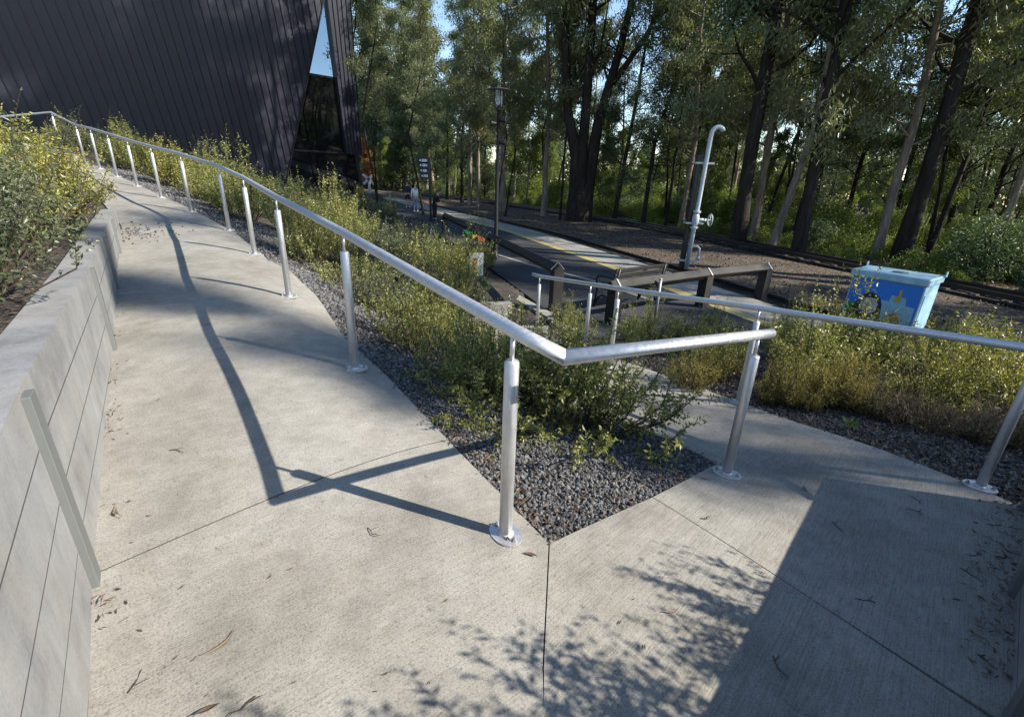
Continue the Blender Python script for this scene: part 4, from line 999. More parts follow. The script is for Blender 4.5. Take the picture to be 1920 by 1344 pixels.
NAMED = [
 (1019, 407, 'gum0', .95, 'pale forked gum left of the massive multi-stemmed tree'), (881, 387, 'gum1', .85, 'straight pale brown gum, left one of a close pair behind the lamp post'),
 (897, 388, 'gum2', .80, 'slim pale gum, right one of a close pair near the lamp post'), (943, 398, 'gum1', 1.05, 'tall straight pale gum trunk just right of the lamp post'),
 (866, 381, 'dark0', .85, 'dark rough-barked tree beside the pale pair of gums'), (838, 376, 'dark1', .7, 'thin dark tree just right of the direction sign'),
 (768, 352, 'gum2', 1.2, 'reddish brown trunk rising behind the two standing people'), (748, 348, 'dark2', 1.2, 'broad dark tree with spreading bare limbs beyond the people'),
 (712, 346, 'wattle0', 1.2, 'dense dark tree nearest the corner of the black building'), (1150, 418, 'dark1', .8, 'dark slim leaning tree right of the massive gum'),
 (1205, 425, 'dark2', .75, 'thin dark straggly tree left of the standpipe'), (1275, 430, 'gum0', .7, 'thin tilted tree just behind the standpipe hook'),
 (1382, 462, 'big', 1.25, 'stout dark tree right of the standpipe'), (1410, 455, 'gum1', .9, 'reddish peeling trunk beside the stout dark tree'),
 (1443, 472, 'gum2', .75, 'pair-like pale thin trunk between two dark ones right of the standpipe'), (1494, 482, 'dark1', 1.5, 'straight dark trunk above the end of the timber fence'),
 (1520, 430, 'dark2', .9, 'dark trunk set back beyond the end of the timber fence'), (1578, 438, 'dark0', .75, 'slender dark trunk with bare lower stem above the blue box'),
 (1640, 484, 'gum0', .85, 'grey-sided leaning trunk directly behind the blue box'), (1683, 492, 'big', 1.2, 'thickest black trunk rising behind the blue box'),
 (1740, 452, 'gum2', .7, 'pale edged trunk right of the thickest black trunk'), (1768, 456, 'dark1', .9, 'dark trunk between pale stems at the right of the forest'),
 (1832, 470, 'dark0', .8, 'crooked dark trunk near the right side of the picture'), (1856, 500, 'gum1', .6, 'thin pale leaning stem at the far right of the forest')]
for px, py, k, s_, lab in NAMED:
    tree(k, fat(px, py), s_, None, lab, name='gum_tree' if k.startswith('gum') else 'tree', sxy=s_ ** -.2)
tree('autumn', at((690, 352), z=-.8), .85, None, 'small orange autumn tree by the corner of the building', name='autumn_tree')
for i, (px, py, k, s_) in enumerate([(700, 350, 'wattle1', 1.5), (722, 352, 'gum0', .9), (735, 356, 'wattle0', 1.3), (757, 358, 'gum1', .8), (784, 362, 'wattle1', 1.2), (800, 364, 'gum2', .9), (822, 368, 'wattle0', 1.1), (852, 374, 'gum0', .8), (910, 384, 'wattle1', 1.0), (962, 392, 'gum0', .75), (985, 398, 'sap0', 1.2), (690, 345, 'gum2', 1.1), (705, 349, 'gum0', 1.25), (728, 354, 'gum2', 1.3), (800, 360, 'gum0', 1.3), (814, 363, 'gum1', 1.2), (745, 357, 'gum1', 1.3), (775, 361, 'dark2', 1.1), (760, 358, 'wattle0', 1.6), (718, 352, 'wattle1', 1.9)]):
    q = fat(px, py); q = (q[0] * 1.12, q[1] * 1.12, q[2]); tree(k, q, s_, None, 'leafy tree in the thicket between the building and the lamp post', 'thicket between the building and the lamp post', name='gum_tree' if k[0] == 'g' else 'sapling' if k[0] == 's' else 'tree')
for i in range(30):
    px = rgs.uniform(640, 1900); e_ = fat(px, 420 + max(0, px - 1150) * .10); q = np.array(e_) * rgs.uniform(1.02, 1.5)
    tree('slim', (q[0], q[1], gz(q[0], q[1])), rgs.uniform(.75, 1.2), None, 'slender dark bare-stemmed tree in the front of the forest', 'slender dark stems in the front of the forest', sxy=rgs.uniform(.8, 1.2))
# the forest behind them
rgf = random.Random(77); placed = []
def far_side(x, y):
    yy = [p[1] for p in FAR]; xx = [p[0] for p in FAR]
    return x - float(np.interp(y, yy, xx))
n_f = 0
for i in range(900):
    y = rgf.uniform(20, 75); x = rgf.uniform(-28, 1.1 * y + 2)
    e = far_side(x, y)
    if e < 3.5 or any((x - a) ** 2 + (y - b) ** 2 < 4.2 for a, b in placed): continue
    placed.append((x, y)); k = rgf.choice(['gum0', 'gum1', 'gum2', 'dark0', 'sap1', 'gum0', 'sap0', 'sap1', 'sap0'] if x < .45 * y else ['dark0', 'dark1', 'gum1', 'sap0', 'sap1', 'sap0'])
    tree(k, (x, y, gz(x, y)), rgf.uniform(.55, .9) * (1.1 if k.startswith('sap') else 1), None,
         {'g': 'pale slender gum standing in the forest beyond the tracks', 'd': 'dark slender tree standing in the forest beyond the tracks', 's': 'leafy sapling standing in the forest beyond the tracks', 'w': 'low bushy dark tree standing in the forest beyond the tracks'}[k[0]],
         {'g': 'slender gums in the forest', 'd': 'dark slender trees in the forest', 's': 'saplings in the forest', 'w': 'bushy trees in the forest'}[k[0]], name='gum_tree' if k[0] == 'g' else 'sapling' if k[0] == 's' else 'tree', sxy=.85)
    n_f += 1
    if n_f >= 80: break
# trees to the right of the picture that throw the dappled shade
SHADE = [(17, 3.4, 'dark0', .9, 1), (20, -1.7, 'gum2', .84, .5), (21, 8, 'dark1', .9, 1), (28, 5, 'gum1', 1.05, 1), (31, -11, 'dark2', 1.0, 1), (19.5, 12.0, 'tall', 1.0, 1), (25, 16.5, 'tall', .9, .7), (27.5, 10.5, 'tall', 1.0, 1), (31, 14.5, 'tall', 1.1, 1), (47, -7.6, 'tall', .92, .2)]
for x, y, k, s_, sx_ in SHADE:
    tree(k, (x, y, gz(x, y)), s_, None, 'tall tree standing beyond the right edge of the view, shading the ramps', 'shade trees right of the view', name='gum_tree' if k[0] == 'g' else 'tree', sxy=sx_)
# understorey bushes beyond the far track
def gen_bush(seed, h, rad, n, leaf, lf, cl_r=.35):
    rg = np.random.default_rng(seed); k = int(n / 60); m = MB()
    c = rg.normal(size=(k, 3)); c = norm(c) * rg.random((k, 1)) ** .4; c[:, 2] = np.abs(c[:, 2]); c = c * [rad, rad, h * .85] + [0, 0, .1]
    for i in range(0, k, 3): m.tube([(0, 0, -.1), tuple(c[i] * .5 + rg.normal(size=3) * .05), tuple(c[i])], [.03, .02, .006], 4, cap=False)
    idx = rg.integers(0, k, n); g = rg.normal(size=(n, 3)); pos = c[idx] + norm(g) * rg.random((n, 1)) ** .5 * cl_r
    d = rg.normal(size=(n, 3)); d[:, 2] -= .3
    V, F, r_ = leaf_arrays(pos, d, rg, leaf[0] * rg.uniform(.6, 1.3, n), leaf[1] * rg.uniform(.7, 1.2, n)); r_ = r_ * .6 + np.repeat(rg.random(k)[idx], 4) * .4
    tm = bpy.data.meshes.new('stem'); tm.from_pydata(m.v, [], m.f); tm.update(); tm.materials.append(M_bark_d)
    return tm, np_mesh('foliage', V, F, lf, r_)
BK = [gen_bush(71, 2.0, 1.4, 5200, (.15, .06), M_bush, .42), gen_bush(72, 2.8, 1.3, 5600, (.16, .055), M_bush, .45), gen_bush(73, 1.2, 1.5, 4200, (.14, .05), M_bush, .35), gen_bush(74, 2.3, 1.5, 5200, (.15, .06), M_dark, .42)]
def bush(k, loc, s, label, group, name='bush'):
    t = empty(name, loc, TSEED.uniform(0, 6.28), label, 'bush', group, s); link('stem', BK[k][0], t); link('foliage', BK[k][1], t); return t
nb_ = 0; placed = []
for i in range(4000):
    y = rgf.uniform(10, 62); x = rgf.uniform(-24, 1.2 * y + 3); e = far_side(x, y)
    if not (1.6 < e < 22) or rgf.random() > (1.0 if e < 9 else .5): continue
    if any((x - a) ** 2 + (y - b) ** 2 < 1.9 for a, b in placed): continue
    placed.append((x, y)); dk = rgf.random() < (.12 if x > .3 * y else .3); low = e < 3.2
    bush(3 if dk else 2 if low else rgf.choice((0, 1, 2)), (x, y, gz(x, y) - .05), rgf.uniform(.55, 1.15) * (.65 if low else 1), 'dark understorey bush in the forest beyond the far track' if dk else 'bright green understorey bush in the forest beyond the far track', 'dark bushes in the forest' if dk else 'bright green bushes in the forest')
    nb_ += 1
    if nb_ >= 170: break
# the wood farther off reads as one mass of leaves and stems
rg = np.random.default_rng(90); n = 120000; ang = rg.uniform(-.62, .92, n); dist = rg.uniform(74, 118, n)
cx = np.floor(ang * 60) ; hmax = 9 + 6 * np.sin(cx * 12.9898) + 3 * np.sin(cx * 4.1); hh = rg.random(n) ** .8 * np.clip(hmax, 4.5, 17)
pos = np.c_[np.sin(ang) * dist, np.cos(ang) * dist, hh - 2.2]; d = rg.normal(size=(n, 3)); d[:, 2] -= .5
V, F, r_ = leaf_arrays(pos, d, rg, rg.uniform(.5, 1.0, n), rg.uniform(.2, .4, n))
fw_ = link('far_wood', np_mesh('far_wood', V, F, M_dark, r_)); tag(fw_, 'far dark wood seen between the trunks', kind='stuff')

# ------------------------------------------------------------------ garden shrubs
def gen_shrub(seed, h, spread, nst, ntw, nlf, leaf, lf, upright=.6, drop=0.0, stem=M_stem):
    """many thin stems with side twigs; paired small leaves along every shoot"""
    rg = np.random.default_rng(seed); m = MB(); PP = []; DD = []
    def leaves(c, d0, L, n):
        t = np.linspace(.08, 1, n)[:, None]; pos = c + d0 * L * t
        side = norm(np.cross(d0, rg.normal(size=(n, 3)))); d = norm(side + d0 * rg.uniform(.25, .8, (n, 1)))
        PP.append(pos); DD.append(d)
    for i in range(nst):
        az = rg.random() * 2 * np.pi; r = spread * rg.random() ** .6; hh = h * rg.uniform(.55, 1.08) * (1 - .42 * (r / spread) ** 2) * (1.32 if rg.random() < .16 else 1)
        base = np.array([np.cos(az), np.sin(az), 0]) * r * .25; base[2] = -.04
        tip = np.array([np.cos(az) * r, np.sin(az) * r, hh]); mid = base * .4 + tip * .6; mid[:2] += (tip - base)[:2] * .12; mid[2] *= .92; mid += rg.normal(size=3) * .03
        m.tube([base, mid, tip], [.0055, .004, .0015], 4, cap=False)
        for q in range(ntw):
            t = rg.uniform(.22, 1); c = (base + (mid - base) * t / .6) if t < .6 else mid + (tip - mid) * (t - .6) / .4
            d0 = norm(norm(tip - base) * .5 + np.array([0, 0, upright - drop]) + rg.normal(size=3) * .5); L = rg.uniform(.08, .22) * (h / .8)
            if rg.random() < .4: m.tube([c, c + d0 * L], [.0022, .001], 3, cap=False)
            leaves(c, d0, L, nlf)
        leaves(mid, norm(tip - mid), np.linalg.norm(tip - mid) * 1.05, int(nlf * 1.6))
    P = np.vstack(PP); D = np.vstack(DD); n = len(P)
    V, F, r_ = leaf_arrays(P, D, rg, leaf[0] * rg.uniform(.55, 1.25, n), leaf[1] * rg.uniform(.7, 1.2, n), .2)
    gsh = np.repeat(rg.random(len(PP)), [len(x) for x in PP]); r_ = r_ * .55 + np.repeat(gsh, 4) * .45
    r_ = np.where(rg.random(len(r_) // 4).repeat(4) > .985, 1.0, r_ * .95)
    tm = bpy.data.meshes.new('stem'); tm.from_pydata(m.v, [], m.f); tm.update(); tm.materials.append(stem)
    return tm, np_mesh('foliage', V, F, lf, r_)
SH = {'olive0': gen_shrub(101, .80, .62, 62, 8, 9, (.036, .0155), M_shrub, .6), 'olive1': gen_shrub(102, .86, .55, 58, 8, 9, (.036, .0155), M_shrub, .8), 'olive2': gen_shrub(103, .62, .70, 62, 8, 9, (.036, .0155), M_shrub, .35),
      'gold0': gen_shrub(104, .85, .62, 62, 8, 9, (.036, .0165), M_shrub_y, .6), 'gold1': gen_shrub(105, .75, .68, 62, 8, 9, (.036, .0165), M_shrub_y, .4),
      'dull0': gen_shrub(106, .90, .58, 60, 8, 9, (.036, .015), M_shrub_d, .8), 'dull1': gen_shrub(107, .75, .66, 60, 8, 9, (.034, .015), M_shrub_d, .5),
      'sprawl': gen_shrub(108, .55, .75, 64, 9, 11, (.030, .013), M_shrub, .3, .2),
      'tuft': gen_shrub(109, .36, .26, 60, 4, 10, (.034, .004), M_grass, 1.0, 0, M_stem), 'dry': gen_shrub(110, .30, .34, 60, 5, 5, (.016, .006), M_dry, .5, 0, M_dry)}
for i_, (k_, mt_) in enumerate((('olive', M_shrub), ('gold', M_shrub_y), ('dull', M_shrub_d))):
    SH[k_ + 'F0'] = gen_shrub(120 + i_, .95, .55, 46, 8, 8, (.050, .021), mt_, .95); SH[k_ + 'F1'] = gen_shrub(130 + i_, .75, .66, 48, 8, 8, (.048, .021), mt_, .5)
SEED = random.Random(21); PLACED = []
def shrub(kind, x, y, z, s, label, group=None, rz=None, name='shrub', sz=1.0):
    t = empty(name, (x, y, z), SEED.uniform(0, 6.28) if rz is None else rz, label, 'grass tuft' if kind == 'tuft' else 'shrub', group, (s, s, s * sz))
    link('stem', SH[kind][0], t); link('foliage', SH[kind][1], t); PLACED.append((x, y)); return t
def bz(x, y): return gz(x, y) + .01
# bed between the two ramps: the ones nearest the corner have their own place and look
hz_ = lambda x, y: float(hp((x, y))[0]) - .03
shrub('sprawl', .48, 3.0, hz_(.5, 3.0), 1.22, 'sprawling olive shrub reaching over the lower path beside the corner gravel')
shrub('sprawl', -.08, 3.12, hz_(-.08, 3.1), 1.0, 'loose low olive shrub spilling onto the gravel left of the corner post', rz=2.1)
shrub('olive2', .20, 3.35, hz_(.2, 3.3), 1.15, 'reddish stemmed olive shrub right behind the corner post of the handrail')
shrub('olive0', -.32, 3.62, hz_(-.3, 3.6), .85, 'low olive shrub with pale fresh tips left of the corner post')
shrub('olive1', .35, 3.95, hz_(.3, 3.9), .9, 'upright olive shrub in the middle of the bed under the handrail corner')
shrub('olive1', -.25, 4.55, hz_(-.2, 4.5), .95, 'tall thin-topped shrub rising in front of the low concrete upstand')
def left_edge_dist(x, y):
    P = np.array(Rr_); return float(np.min(np.linalg.norm(P - (x, y), axis=1)))
RP = np.array(resample(Rr_, 160)); RP0 = np.vstack([resample([upR[0], upR[1], upR[2]], 40), RP])
LP_ = resample([eL[1], np.array([.47, 3.65]), np.array([.1, 4.3]), np.array([-.3, 5.5]), np.array([-.55, 6.6]), np.array([-.6, 7.9])], 60)
KL = np.vstack([np.array([[-.7, 8.2]]), np.array([p - (.25, 0) for p in k1[::-1]]), np.array([p - np.array([.45, 0]) for p in FENCE[1:]])])
def right_limit(y):
    if y < 7.9: return float(np.interp(y, LP_[:, 1], LP_[:, 0])) - .42
    if y < 13: return float(np.interp(y, [7.9, 8.6, 9.8, 11.5, 13.5], [-.9, -.75, -.8, -.9, -1.1]))
    return float(np.interp(y, [p[1] for p in FENCE[1:]], [p[0] for p in FENCE[1:]])) - .5
cnt = 0; loc_ = []
for i in range(9000):
    y = 3.4 + 30 * SEED.random() ** 1.3; x = SEED.uniform(-20, 0)
    if x > right_limit(y) - (1.2 if y > 18 else 0): continue
    dmin = np.min(np.linalg.norm(RP0 - (x, y), axis=1)); k = int(np.argmin(np.linalg.norm(RP0 - (x, y), axis=1)))
    # must lie on the platform side of the ramp edge
    a, b = RP0[max(k - 1, 0)], RP0[min(k + 1, len(RP0) - 1)]; tx = b - a
    if tx[0] * (y - a[1]) - tx[1] * (x - a[0]) > 0 or dmin < .72: continue
    if wall_uv(Vector((x, y, gz(x, y))))[0] > -.3 and (Vector((x, y, gz(x, y))) - FB).dot(BN) < 1.6: continue
    sp_ = .68 if y < 8 else .90 if y < 16 else 1.1
    if any((x - p) ** 2 + (y - q) ** 2 < sp_ ** 2 for p, q in PLACED): continue
    near_ramp = dmin < 3.2
    kd = SEED.choice(['olive0', 'olive1', 'olive2', 'olive1', 'gold0', 'dull0']) if near_ramp else SEED.choice(['dull0', 'dull1', 'olive1', 'gold0', 'dull0'])
    s_ = SEED.uniform(.68, 1.0) if y < 8 else SEED.uniform(.75, 1.15) if y < 16 else SEED.uniform(.8, 1.25)
    if y > 13 and dmin > 3: s_ *= .62
    if y > 7: kd = kd[:-1] + 'F' + SEED.choice('001')
    c3 = {'o': ('olive green shrub on the slope between the upper ramp and the platform', 'olive shrubs on the slope below the upper ramp'), 'g': ('golden green shrub on the slope between the upper ramp and the platform', 'golden shrubs on the slope below the upper ramp'), 'd': ('dull grey-green shrub on the slope between the upper ramp and the platform', 'grey-green shrubs on the slope below the upper ramp')}[kd[0]]
    shrub(kd, x, y, bz(x, y) - .02, s_, *c3); cnt += 1
    if cnt > 215: break
# bed right of the lower ramp
RQ = resample(br2, 80); cnt = 0; PL = np.array(PLAT)
for i in range(6000):
    x = SEED.uniform(.9, 9.5); y = SEED.uniform(1.2, 9.2)
    dv = RQ - (x, y); d = np.linalg.norm(dv, axis=1); k = int(np.argmin(d)); dm = d[k]
    a, b = RQ[max(k - 1, 0)], RQ[min(k + 1, len(RQ) - 1)]; tx = b - a
    if tx[0] * (y - a[1]) - tx[1] * (x - a[0]) > 0: continue
    if dm < (1.12 if y < 4.0 else .6): continue
    if inside(np.array([[x, y]]), PLAT, .25)[0]: continue
    lx = (Vector((x, y, 0)) - Vector((fl.x, fl.y, 0))); lu = lx.dot(ux); lv = lx.dot(Vector((-ux.y, ux.x, 0)))
    if -.5 < lu < bw + .9 and lv > (-1.7 if lu < bw * .75 else -.7): continue
    if lv > .5 and lu > bw: continue
    if y < 2.6 and x < 3.9: continue
    if any((x - p) ** 2 + (y - q) ** 2 < .70 ** 2 for p, q in PLACED): continue
    sun_side = x > 2.6 + .12 * y and y < 6.5
    kd = SEED.choice(['gold0', 'gold1', 'olive1', 'gold0']) if sun_side else SEED.choice(['olive0', 'olive1', 'dull0', 'olive1'])  # sunlit side gets golden leaves: sunlight put into colour, duller leaves elsewhere
    s_ = (SEED.uniform(.78, 1.0) - (.12 if dm < 1.4 else 0)) * (1.0 if y < 5 else .82 if y < 6.3 else .62)
    if -1.0 < lu < bw + .8 and -3.6 < lv < 0: s_ *= .46
    if y > 3.8: kd = kd[:-1] + 'F' + SEED.choice('01')
    c3 = {'o': ('olive shrub with upright tips in the bed right of the lower ramp', 'olive shrubs right of the lower ramp'), 'g': ('golden green shrub in the bed right of the lower ramp', 'golden shrubs right of the lower ramp'), 'd': ('grey-green shrub in the bed right of the lower ramp', 'grey-green shrubs right of the lower ramp')}[kd[0]]
    shrub(kd, x, y, bz(x, y) - .02, s_, *c3); cnt += 1
    if cnt > 95: break
for px, py, s_ in [(1300, 700, 1.1), (1345, 690, 1.0), (1500, 752, 1.15), (1540, 748, 1.1), (1570, 762, .9), (1455, 742, .8), (1620, 775, .9), (1480, 720, 1.0), (1590, 735, 1.1)]:
    q = at((px, py), z=-.38); q = q if py < 700 else at((px, py), z=-.33); shrub('tuft', q[0], q[1], bz(q[0], q[1]) + .03, s_, 'yellow and red tufted plant at the edge of the lower ramp bed', 'tufted plants along the lower ramp', name='grass_tuft')
for px, py, s_ in [(1690, 786, .85), (1750, 808, .8), (1825, 826, .9), (1630, 768, .7), (1890, 838, .9)]:
    q = at((px, py), z=-.26); shrub('dry', q[0], q[1], bz(q[0], q[1]) + .03, s_, 'dry brown twiggy plant with a few pink flowers beside the lower ramp', 'dry twiggy plants beside the lower ramp', name='dry_plant')
# raised bed on the left: shade in front, sunlight behind, put into leaf colour
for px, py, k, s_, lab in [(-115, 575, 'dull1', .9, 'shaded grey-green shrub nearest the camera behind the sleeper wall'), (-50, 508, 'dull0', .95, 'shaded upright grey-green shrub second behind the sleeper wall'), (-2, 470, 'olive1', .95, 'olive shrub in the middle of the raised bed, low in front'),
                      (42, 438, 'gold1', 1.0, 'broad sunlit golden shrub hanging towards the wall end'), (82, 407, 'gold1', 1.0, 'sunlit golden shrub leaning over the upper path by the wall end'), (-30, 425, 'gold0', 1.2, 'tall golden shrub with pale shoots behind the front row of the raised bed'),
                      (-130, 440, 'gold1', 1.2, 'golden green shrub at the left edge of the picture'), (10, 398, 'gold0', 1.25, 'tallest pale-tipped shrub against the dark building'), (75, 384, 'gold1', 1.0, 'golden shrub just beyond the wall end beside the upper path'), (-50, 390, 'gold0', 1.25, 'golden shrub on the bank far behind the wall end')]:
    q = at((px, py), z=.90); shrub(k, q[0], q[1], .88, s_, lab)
# shrubs on the bank right of the picture: their leafy shadow falls on the landing
for x, y, k, s_ in [(2.5, .78, 'olive1', .95), (2.15, .32, 'olive1', 1.1), (1.8, .08, 'olive0', 1.25), (1.5, -.35, 'olive1', 1.3), (2.9, .2, 'olive0', 1.1), (1.1, -.75, 'olive0', 1.2), (2.1, -.6, 'olive1', 1.3), (2.4, -.1, 'olive1', 1.35)]:
    shrub(k, x, y, .46, s_, 'olive shrub on the bank above the right wall, just outside the view', 'shrubs on the bank above the right wall')
# long dry grasses against the building
# ------------------------------------------------------------------ loose stones, bark chips and leaf litter
ICO_V = np.array([(0, 0, 1), (.894, 0, .447), (.276, .851, .447), (-.724, .526, .447), (-.724, -.526, .447), (.276, -.851, .447), (.724, .526, -.447), (-.276, .851, -.447), (-.894, 0, -.447), (-.276, -.851, -.447), (.724, -.526, -.447), (0, 0, -1)])
ICO_F = np.array([(0, 1, 2), (0, 2, 3), (0, 3, 4), (0, 4, 5), (0, 5, 1), (1, 6, 2), (2, 7, 3), (3, 8, 4), (4, 9, 5), (5, 10, 1), (2, 6, 7), (3, 7, 8), (4, 8, 9), (5, 9, 10), (1, 10, 6), (6, 11, 7), (7, 11, 8), (8, 11, 9), (9, 11, 10), (10, 11, 6)])
def rand_rot(rg, n):
    q = norm(rg.normal(size=(n, 4))); w_, x, y, z = q.T
    return np.stack([np.stack([1 - 2 * (y * y + z * z), 2 * (x * y - z * w_), 2 * (x * z + y * w_)], -1), np.stack([2 * (x * y + z * w_), 1 - 2 * (x * x + z * z), 2 * (y * z - x * w_)], -1), np.stack([2 * (x * z - y * w_), 2 * (y * z + x * w_), 1 - 2 * (x * x + y * y)], -1)], 1)
def stones(name, pos, size, rg, mt, flat=(1, .8, .6)):
    n = len(pos); v = ICO_V[None] * rg.uniform(.75, 1.15, (n, 12, 1)) * (np.array(flat) * rg.uniform(.7, 1.3, (n, 1, 3))) * np.broadcast_to(size, n)[:, None, None]
    v = np.einsum('nij,nkj->nki', rand_rot(rg, n), v) + pos[:, None]
    F = (ICO_F[None] + np.arange(n)[:, None, None] * 12).reshape(-1, 3)
    return tag(link(name, np_mesh(name, v.reshape(-1, 3), F, mt, np.repeat(rg.random(n), 12))), kind='stuff')
def patch_pts(G, n, rg, i1=None, i0=0, u0=0, u1=1):
    a, b = G.shape[0], (i1 or G.shape[1]); uu = rg.uniform(u0, u1, n) * (a - 1); vv = rg.uniform(i0, b - 1, n)
    i = np.minimum(uu.astype(int), a - 2); j = np.minimum(vv.astype(int), b - 2); fu = (uu - i)[:, None]; fv = (vv - j)[:, None]
    return G[i, j] * (1 - fu) * (1 - fv) + G[i + 1, j] * fu * (1 - fv) + G[i, j + 1] * (1 - fu) * fv + G[i + 1, j + 1] * fu * fv
M_stone = leaf_mat('bluestone_gravel', [(0, (.035, .036, .040)), (.45, (.105, .105, .108)), (.75, (.18, .177, .172)), (.88, (.22, .185, .15)), (1, (.42, .36, .30))], 0, .75, .3)
M_chip = leaf_mat('bark_chip', [(0, (.03, .024, .02)), (.5, (.09, .07, .055)), (.8, (.17, .135, .105)), (1, (.30, .24, .18))], 0, .85, .2)
rg = np.random.default_rng(300)
p = patch_pts(BED1, 15000, rg, 26); p[:, 2] += rg.uniform(-.004, .012, len(p)); stones('gravel', p, rg.uniform(.007, .0165, len(p)), rg, M_stone)
p = patch_pts(BED1, 5000, rg, None, 25); p[:, 2] += rg.uniform(-.004, .012, len(p)); stones('gravel', p, rg.uniform(.010, .02, len(p)), rg, M_stone)
p = patch_pts(BED2, 8000, rg); p[:, 2] += rg.uniform(-.004, .015, len(p)); stones('gravel', p, rg.uniform(.012, .026, len(p)), rg, M_stone)
p = patch_pts(BED3, 9000, rg, None, 0, 0, .6); p[:, 2] += rg.uniform(-.004, .012, len(p)); stones('gravel', p, rg.uniform(.008, .018, len(p)), rg, M_stone)
p = patch_pts(BED3, 7000, rg); p[:, 2] += rg.uniform(0, .02, len(p)); stones('bark_chips', p, rg.uniform(.012, .026, len(p)), rg, M_chip, (1.5, .45, .2))
def litter(name, pos, rg, mt, L=(.03, .09), W_=.012):
    n = len(pos); d = rg.normal(size=(n, 3)); d[:, 2] *= .18
    V, F, r_ = leaf_arrays(pos, d, rg, rg.uniform(L[0], L[1], n), rg.uniform(.5, 1.4, n) * W_, .3); return tag(link(name, np_mesh(name, V, F, mt, r_)), kind='stuff')
p = np.vstack([patch_pts(BED1, 260, rg, 26, 0, 0, 1), patch_pts(BED1, 110, rg, 12, 0, 0, .08), patch_pts(BED1, 80, rg, 3), patch_pts(BED3, 1500, rg)]); p[:, 2] += .012 + rg.random(len(p)) * .012
litter('leaf_litter', p, rg, M_litter, (.025, .075), .012)
n = 620; t = rg.uniform(.2, 7, n); clus = (np.sin(t * 9.0) + np.sin(t * 3.7 + 1)) > .1; t = t[clus]; off_ = np.abs(rg.normal(size=len(t))) * .05 + .004
p = np.array([wall_pt(a) - BEDN * b for a, b in zip(t, off_)]); p = np.c_[p, hp(p) + .006 + rg.random(len(p)) * .02 * (off_ < .05)]; litter('leaf_litter', p, rg, M_litter, (.012, .038), .008)
n = 260; t = rg.random(n) * .9 + .0; q = RW_A * (1 - t[:, None]) + RW_C * t[:, None]; p = q + np.array([-.72, .70]) * (np.abs(rg.normal(size=(n, 1))) * .07 + .01); p = np.c_[p, hp(p) + .006 + rg.random(n) * .02]; litter('leaf_litter', p, rg, M_litter, (.015, .045), .008)
n = 3500; u = rg.random(n)[:, None]; k = rg.integers(0, 40, n); p = A_BED[k] * (1 - u) + B_BED[k] * u + rg.normal(size=(n, 2)) * .5; p = np.c_[p, np.full(n, ZT + .05)]; stones('track_stones', p, rg.uniform(.018, .05, n), rg, M_chip)
kk = rg.integers(0, 40, 700); p = B_BED[kk] + rg.normal(size=(700, 2)) * .35 + [1.3, .4]; p = np.c_[p, [gz(a, b) + .03 for a, b in p]]; stones('track_stones', p, rg.uniform(.03, .09, 700), rg, M_chip)
# stones strewn on the path by the end of the wall
q = np.array(on_path((232, 432))); n = 240; p = q + rg.normal(size=(n, 2)) * [.28, .30] + [.12, -.2]; p = np.c_[p, hp(p) + .006]; stones('gravel', p, rg.uniform(.010, .022, n), rg, M_stone)

for line, n in ((bedL[:4], 60), (bedR[:3], 40), (br2[:4], 60)):
    L_ = resample(line, 200); i = rg.integers(0, 199, n); p = L_[i] + rg.normal(size=(n, 2)) * .022; p = np.c_[p, hp(p) + .004]; stones('gravel', p, rg.uniform(.004, .010, n), rg, M_stone)
# single fallen leaves and twigs on the concrete
def leaf_mesh(seed, L, Wd, curl):
    rr = random.Random(seed); V = []; F = []; n = 9; ben = rr.uniform(-.5, .5)
    for i in range(n):
        t = i / (n - 1); w_ = Wd * .5 * math.sin(math.pi * min(1, t * 1.08 + .02)) ** .8 * (1.0 - .35 * t); x = L * (t - .5); y0 = ben * L * (t - .5) ** 2 * 1.6; z = curl * L * (abs(t - .5) ** 2) * 1.5
        for sgn in (-1, 0, 1): V.append((x, y0 + sgn * w_, z + .003 + (abs(sgn) * w_ * .5)))
    for i in range(n - 1):
        for k in range(2): a = i * 3 + k; F.append((a, a + 1, a + 4, a + 3))
    m = MB(); m.add(V, F, True); m.tube([(-L * .5, ben * L * .4, .004 + curl * L * .37), (-L * .66, ben * L * .62, .004)], .0011, 4)
    me = bpy.data.meshes.new('fallen_leaf'); me.from_pydata(m.v, [], m.f); me.update(); a = me.attributes.new('rnd', 'FLOAT', 'POINT'); a.data.foreach_set('value', [rr.random()] * len(m.v)); me.materials.append(M_litter); return me
LM = [leaf_mesh(i, L, w_, c) for i, (L, w_, c) in enumerate([(.10, .016, .25), (.085, .018, .4), (.12, .013, .2), (.06, .018, .3), (.05, .014, .5)])]
def ground_leaf(px, k, rz, label, group=None, s=1.0):
    q = on_path(px); o = link('fallen_leaf', LM[k]); o.location = (q[0], q[1], float(hp(q)[0]) + .002); o.rotation_euler = (0, 0, rz); o.scale = (s,) * 3
    return tag(o, label, 'leaf', group)
ground_leaf((422, 1207), 2, 1.2, 'long curled brown leaf lying alone low on the left path', s=1.0)
ground_leaf((216, 962), 1, 2.3, 'orange brown curled leaf beside the foot of the sleeper wall')
ground_leaf((997, 1041), 3, -.3, 'short rusty leaf just below the corner post plate')
ground_leaf((950, 1013), 3, -.8, 'orange leaf lying across the corner post plate', s=.9).location.z += .011
ground_leaf((1262, 1148), 0, .4, 'tan curved leaf in the leafy shade on the landing', s=.8)
ground_leaf((1507, 917), 3, 1.4, 'grey brown leaf at the corner of the large shadow', s=.9)
ground_leaf((1322, 899), 0, -.2, 'slender orange leaf in front of the return post plate', s=.8)
ground_leaf((393, 1330), 4, .6, 'crumpled dark leaf at the bottom edge of the picture', s=1.3)
rl = random.Random(8)
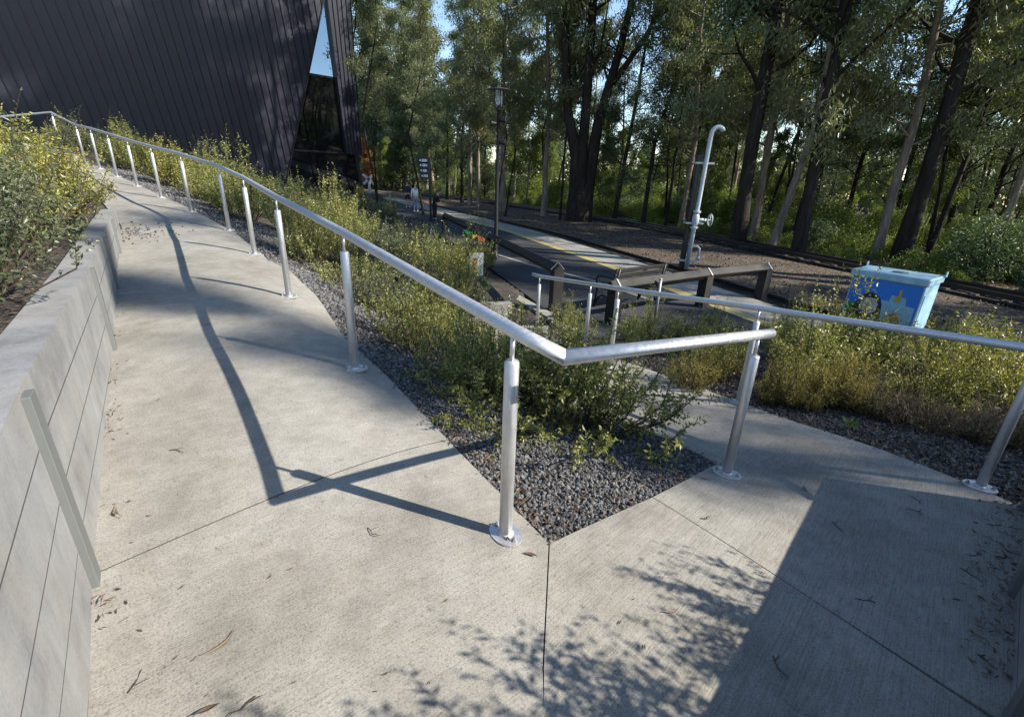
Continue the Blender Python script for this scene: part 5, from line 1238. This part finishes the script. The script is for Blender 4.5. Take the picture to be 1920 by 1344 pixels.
for i in range(34):
    px = (rl.uniform(240, 900), rl.uniform(860, 1320)) if i < 16 else (rl.uniform(1080, 1850), rl.uniform(1000, 1320)) if i < 24 else (rl.uniform(235, 330), rl.uniform(470, 860)) if i < 30 else (rl.uniform(1250, 1700), rl.uniform(790, 880))
    if 1030 - .9 * (px[1] - 500) > 5000: continue
    ground_leaf(px, rl.choice((3, 4, 4)), rl.uniform(0, 6.28), 'tiny brown leaf scrap lying on the concrete', 'tiny leaf scraps on the concrete', rl.uniform(.25, .5))
def twig(px, pts_, label, group=None, r=.0018):
    q = on_path(px); m = MB(); z = float(hp(q)[0]); m.tube([(a, b, .003 + .004 * (i % 2)) for i, (a, b) in enumerate(pts_)], [r] * (len(pts_) - 1) + [r * .4], 5)
    if len(pts_) > 3: m.tube([(pts_[1][0], pts_[1][1], .004), (pts_[1][0] + .03, pts_[1][1] + .02, .008)], r * .7, 4)
    o = m.build('twig', M_stem); o.location = (q[0], q[1], z); return tag(o, label, 'twig', group)
for i, px in enumerate([(318, 845), (1312, 972), (1560, 978), (1725, 945), (1730, 965), (1800, 1065), (1840, 1040), (480, 1305), (240, 1300), (690, 990), (1450, 1230), (1640, 1130)]):
    a = rl.uniform(0, 6.28); P_ = [(0, 0)]
    for k in range(4): a += rl.uniform(-.7, .7); P_.append((P_[-1][0] + .022 * math.cos(a), P_[-1][1] + .022 * math.sin(a)))
    twig(px, P_, 'thin dark twig lying on the concrete', 'twigs on the concrete')
# small weeds in the gravel
wd = []
for i, (px, s_) in enumerate([((985, 812), 1.0), ((1010, 832), .7), ((872, 772), .8), ((1120, 820), .7), ((1590, 800), .9)]):
    q = at(px, z=-.12 if px[0] < 1200 else -.26); rw = np.random.default_rng(i + 5); n = 26; az = rw.random(n) * 6.28; el = rw.uniform(.1, 1.1, n)
    d = np.c_[np.cos(az) * np.cos(el), np.sin(az) * np.cos(el), np.sin(el)]; V, F, r_ = leaf_arrays(np.zeros((n, 3)) + d * .01, d, rw, rw.uniform(.05, .11, n) * s_, rw.uniform(.014, .024, n) * s_, .15)
    o = link('weed', np_mesh('weed', V, F, M_weed, r_)); o.location = (q[0], q[1], q[2] + .01); tag(o, 'small bright green weed growing in the gravel', 'weed', 'weeds in the gravel')
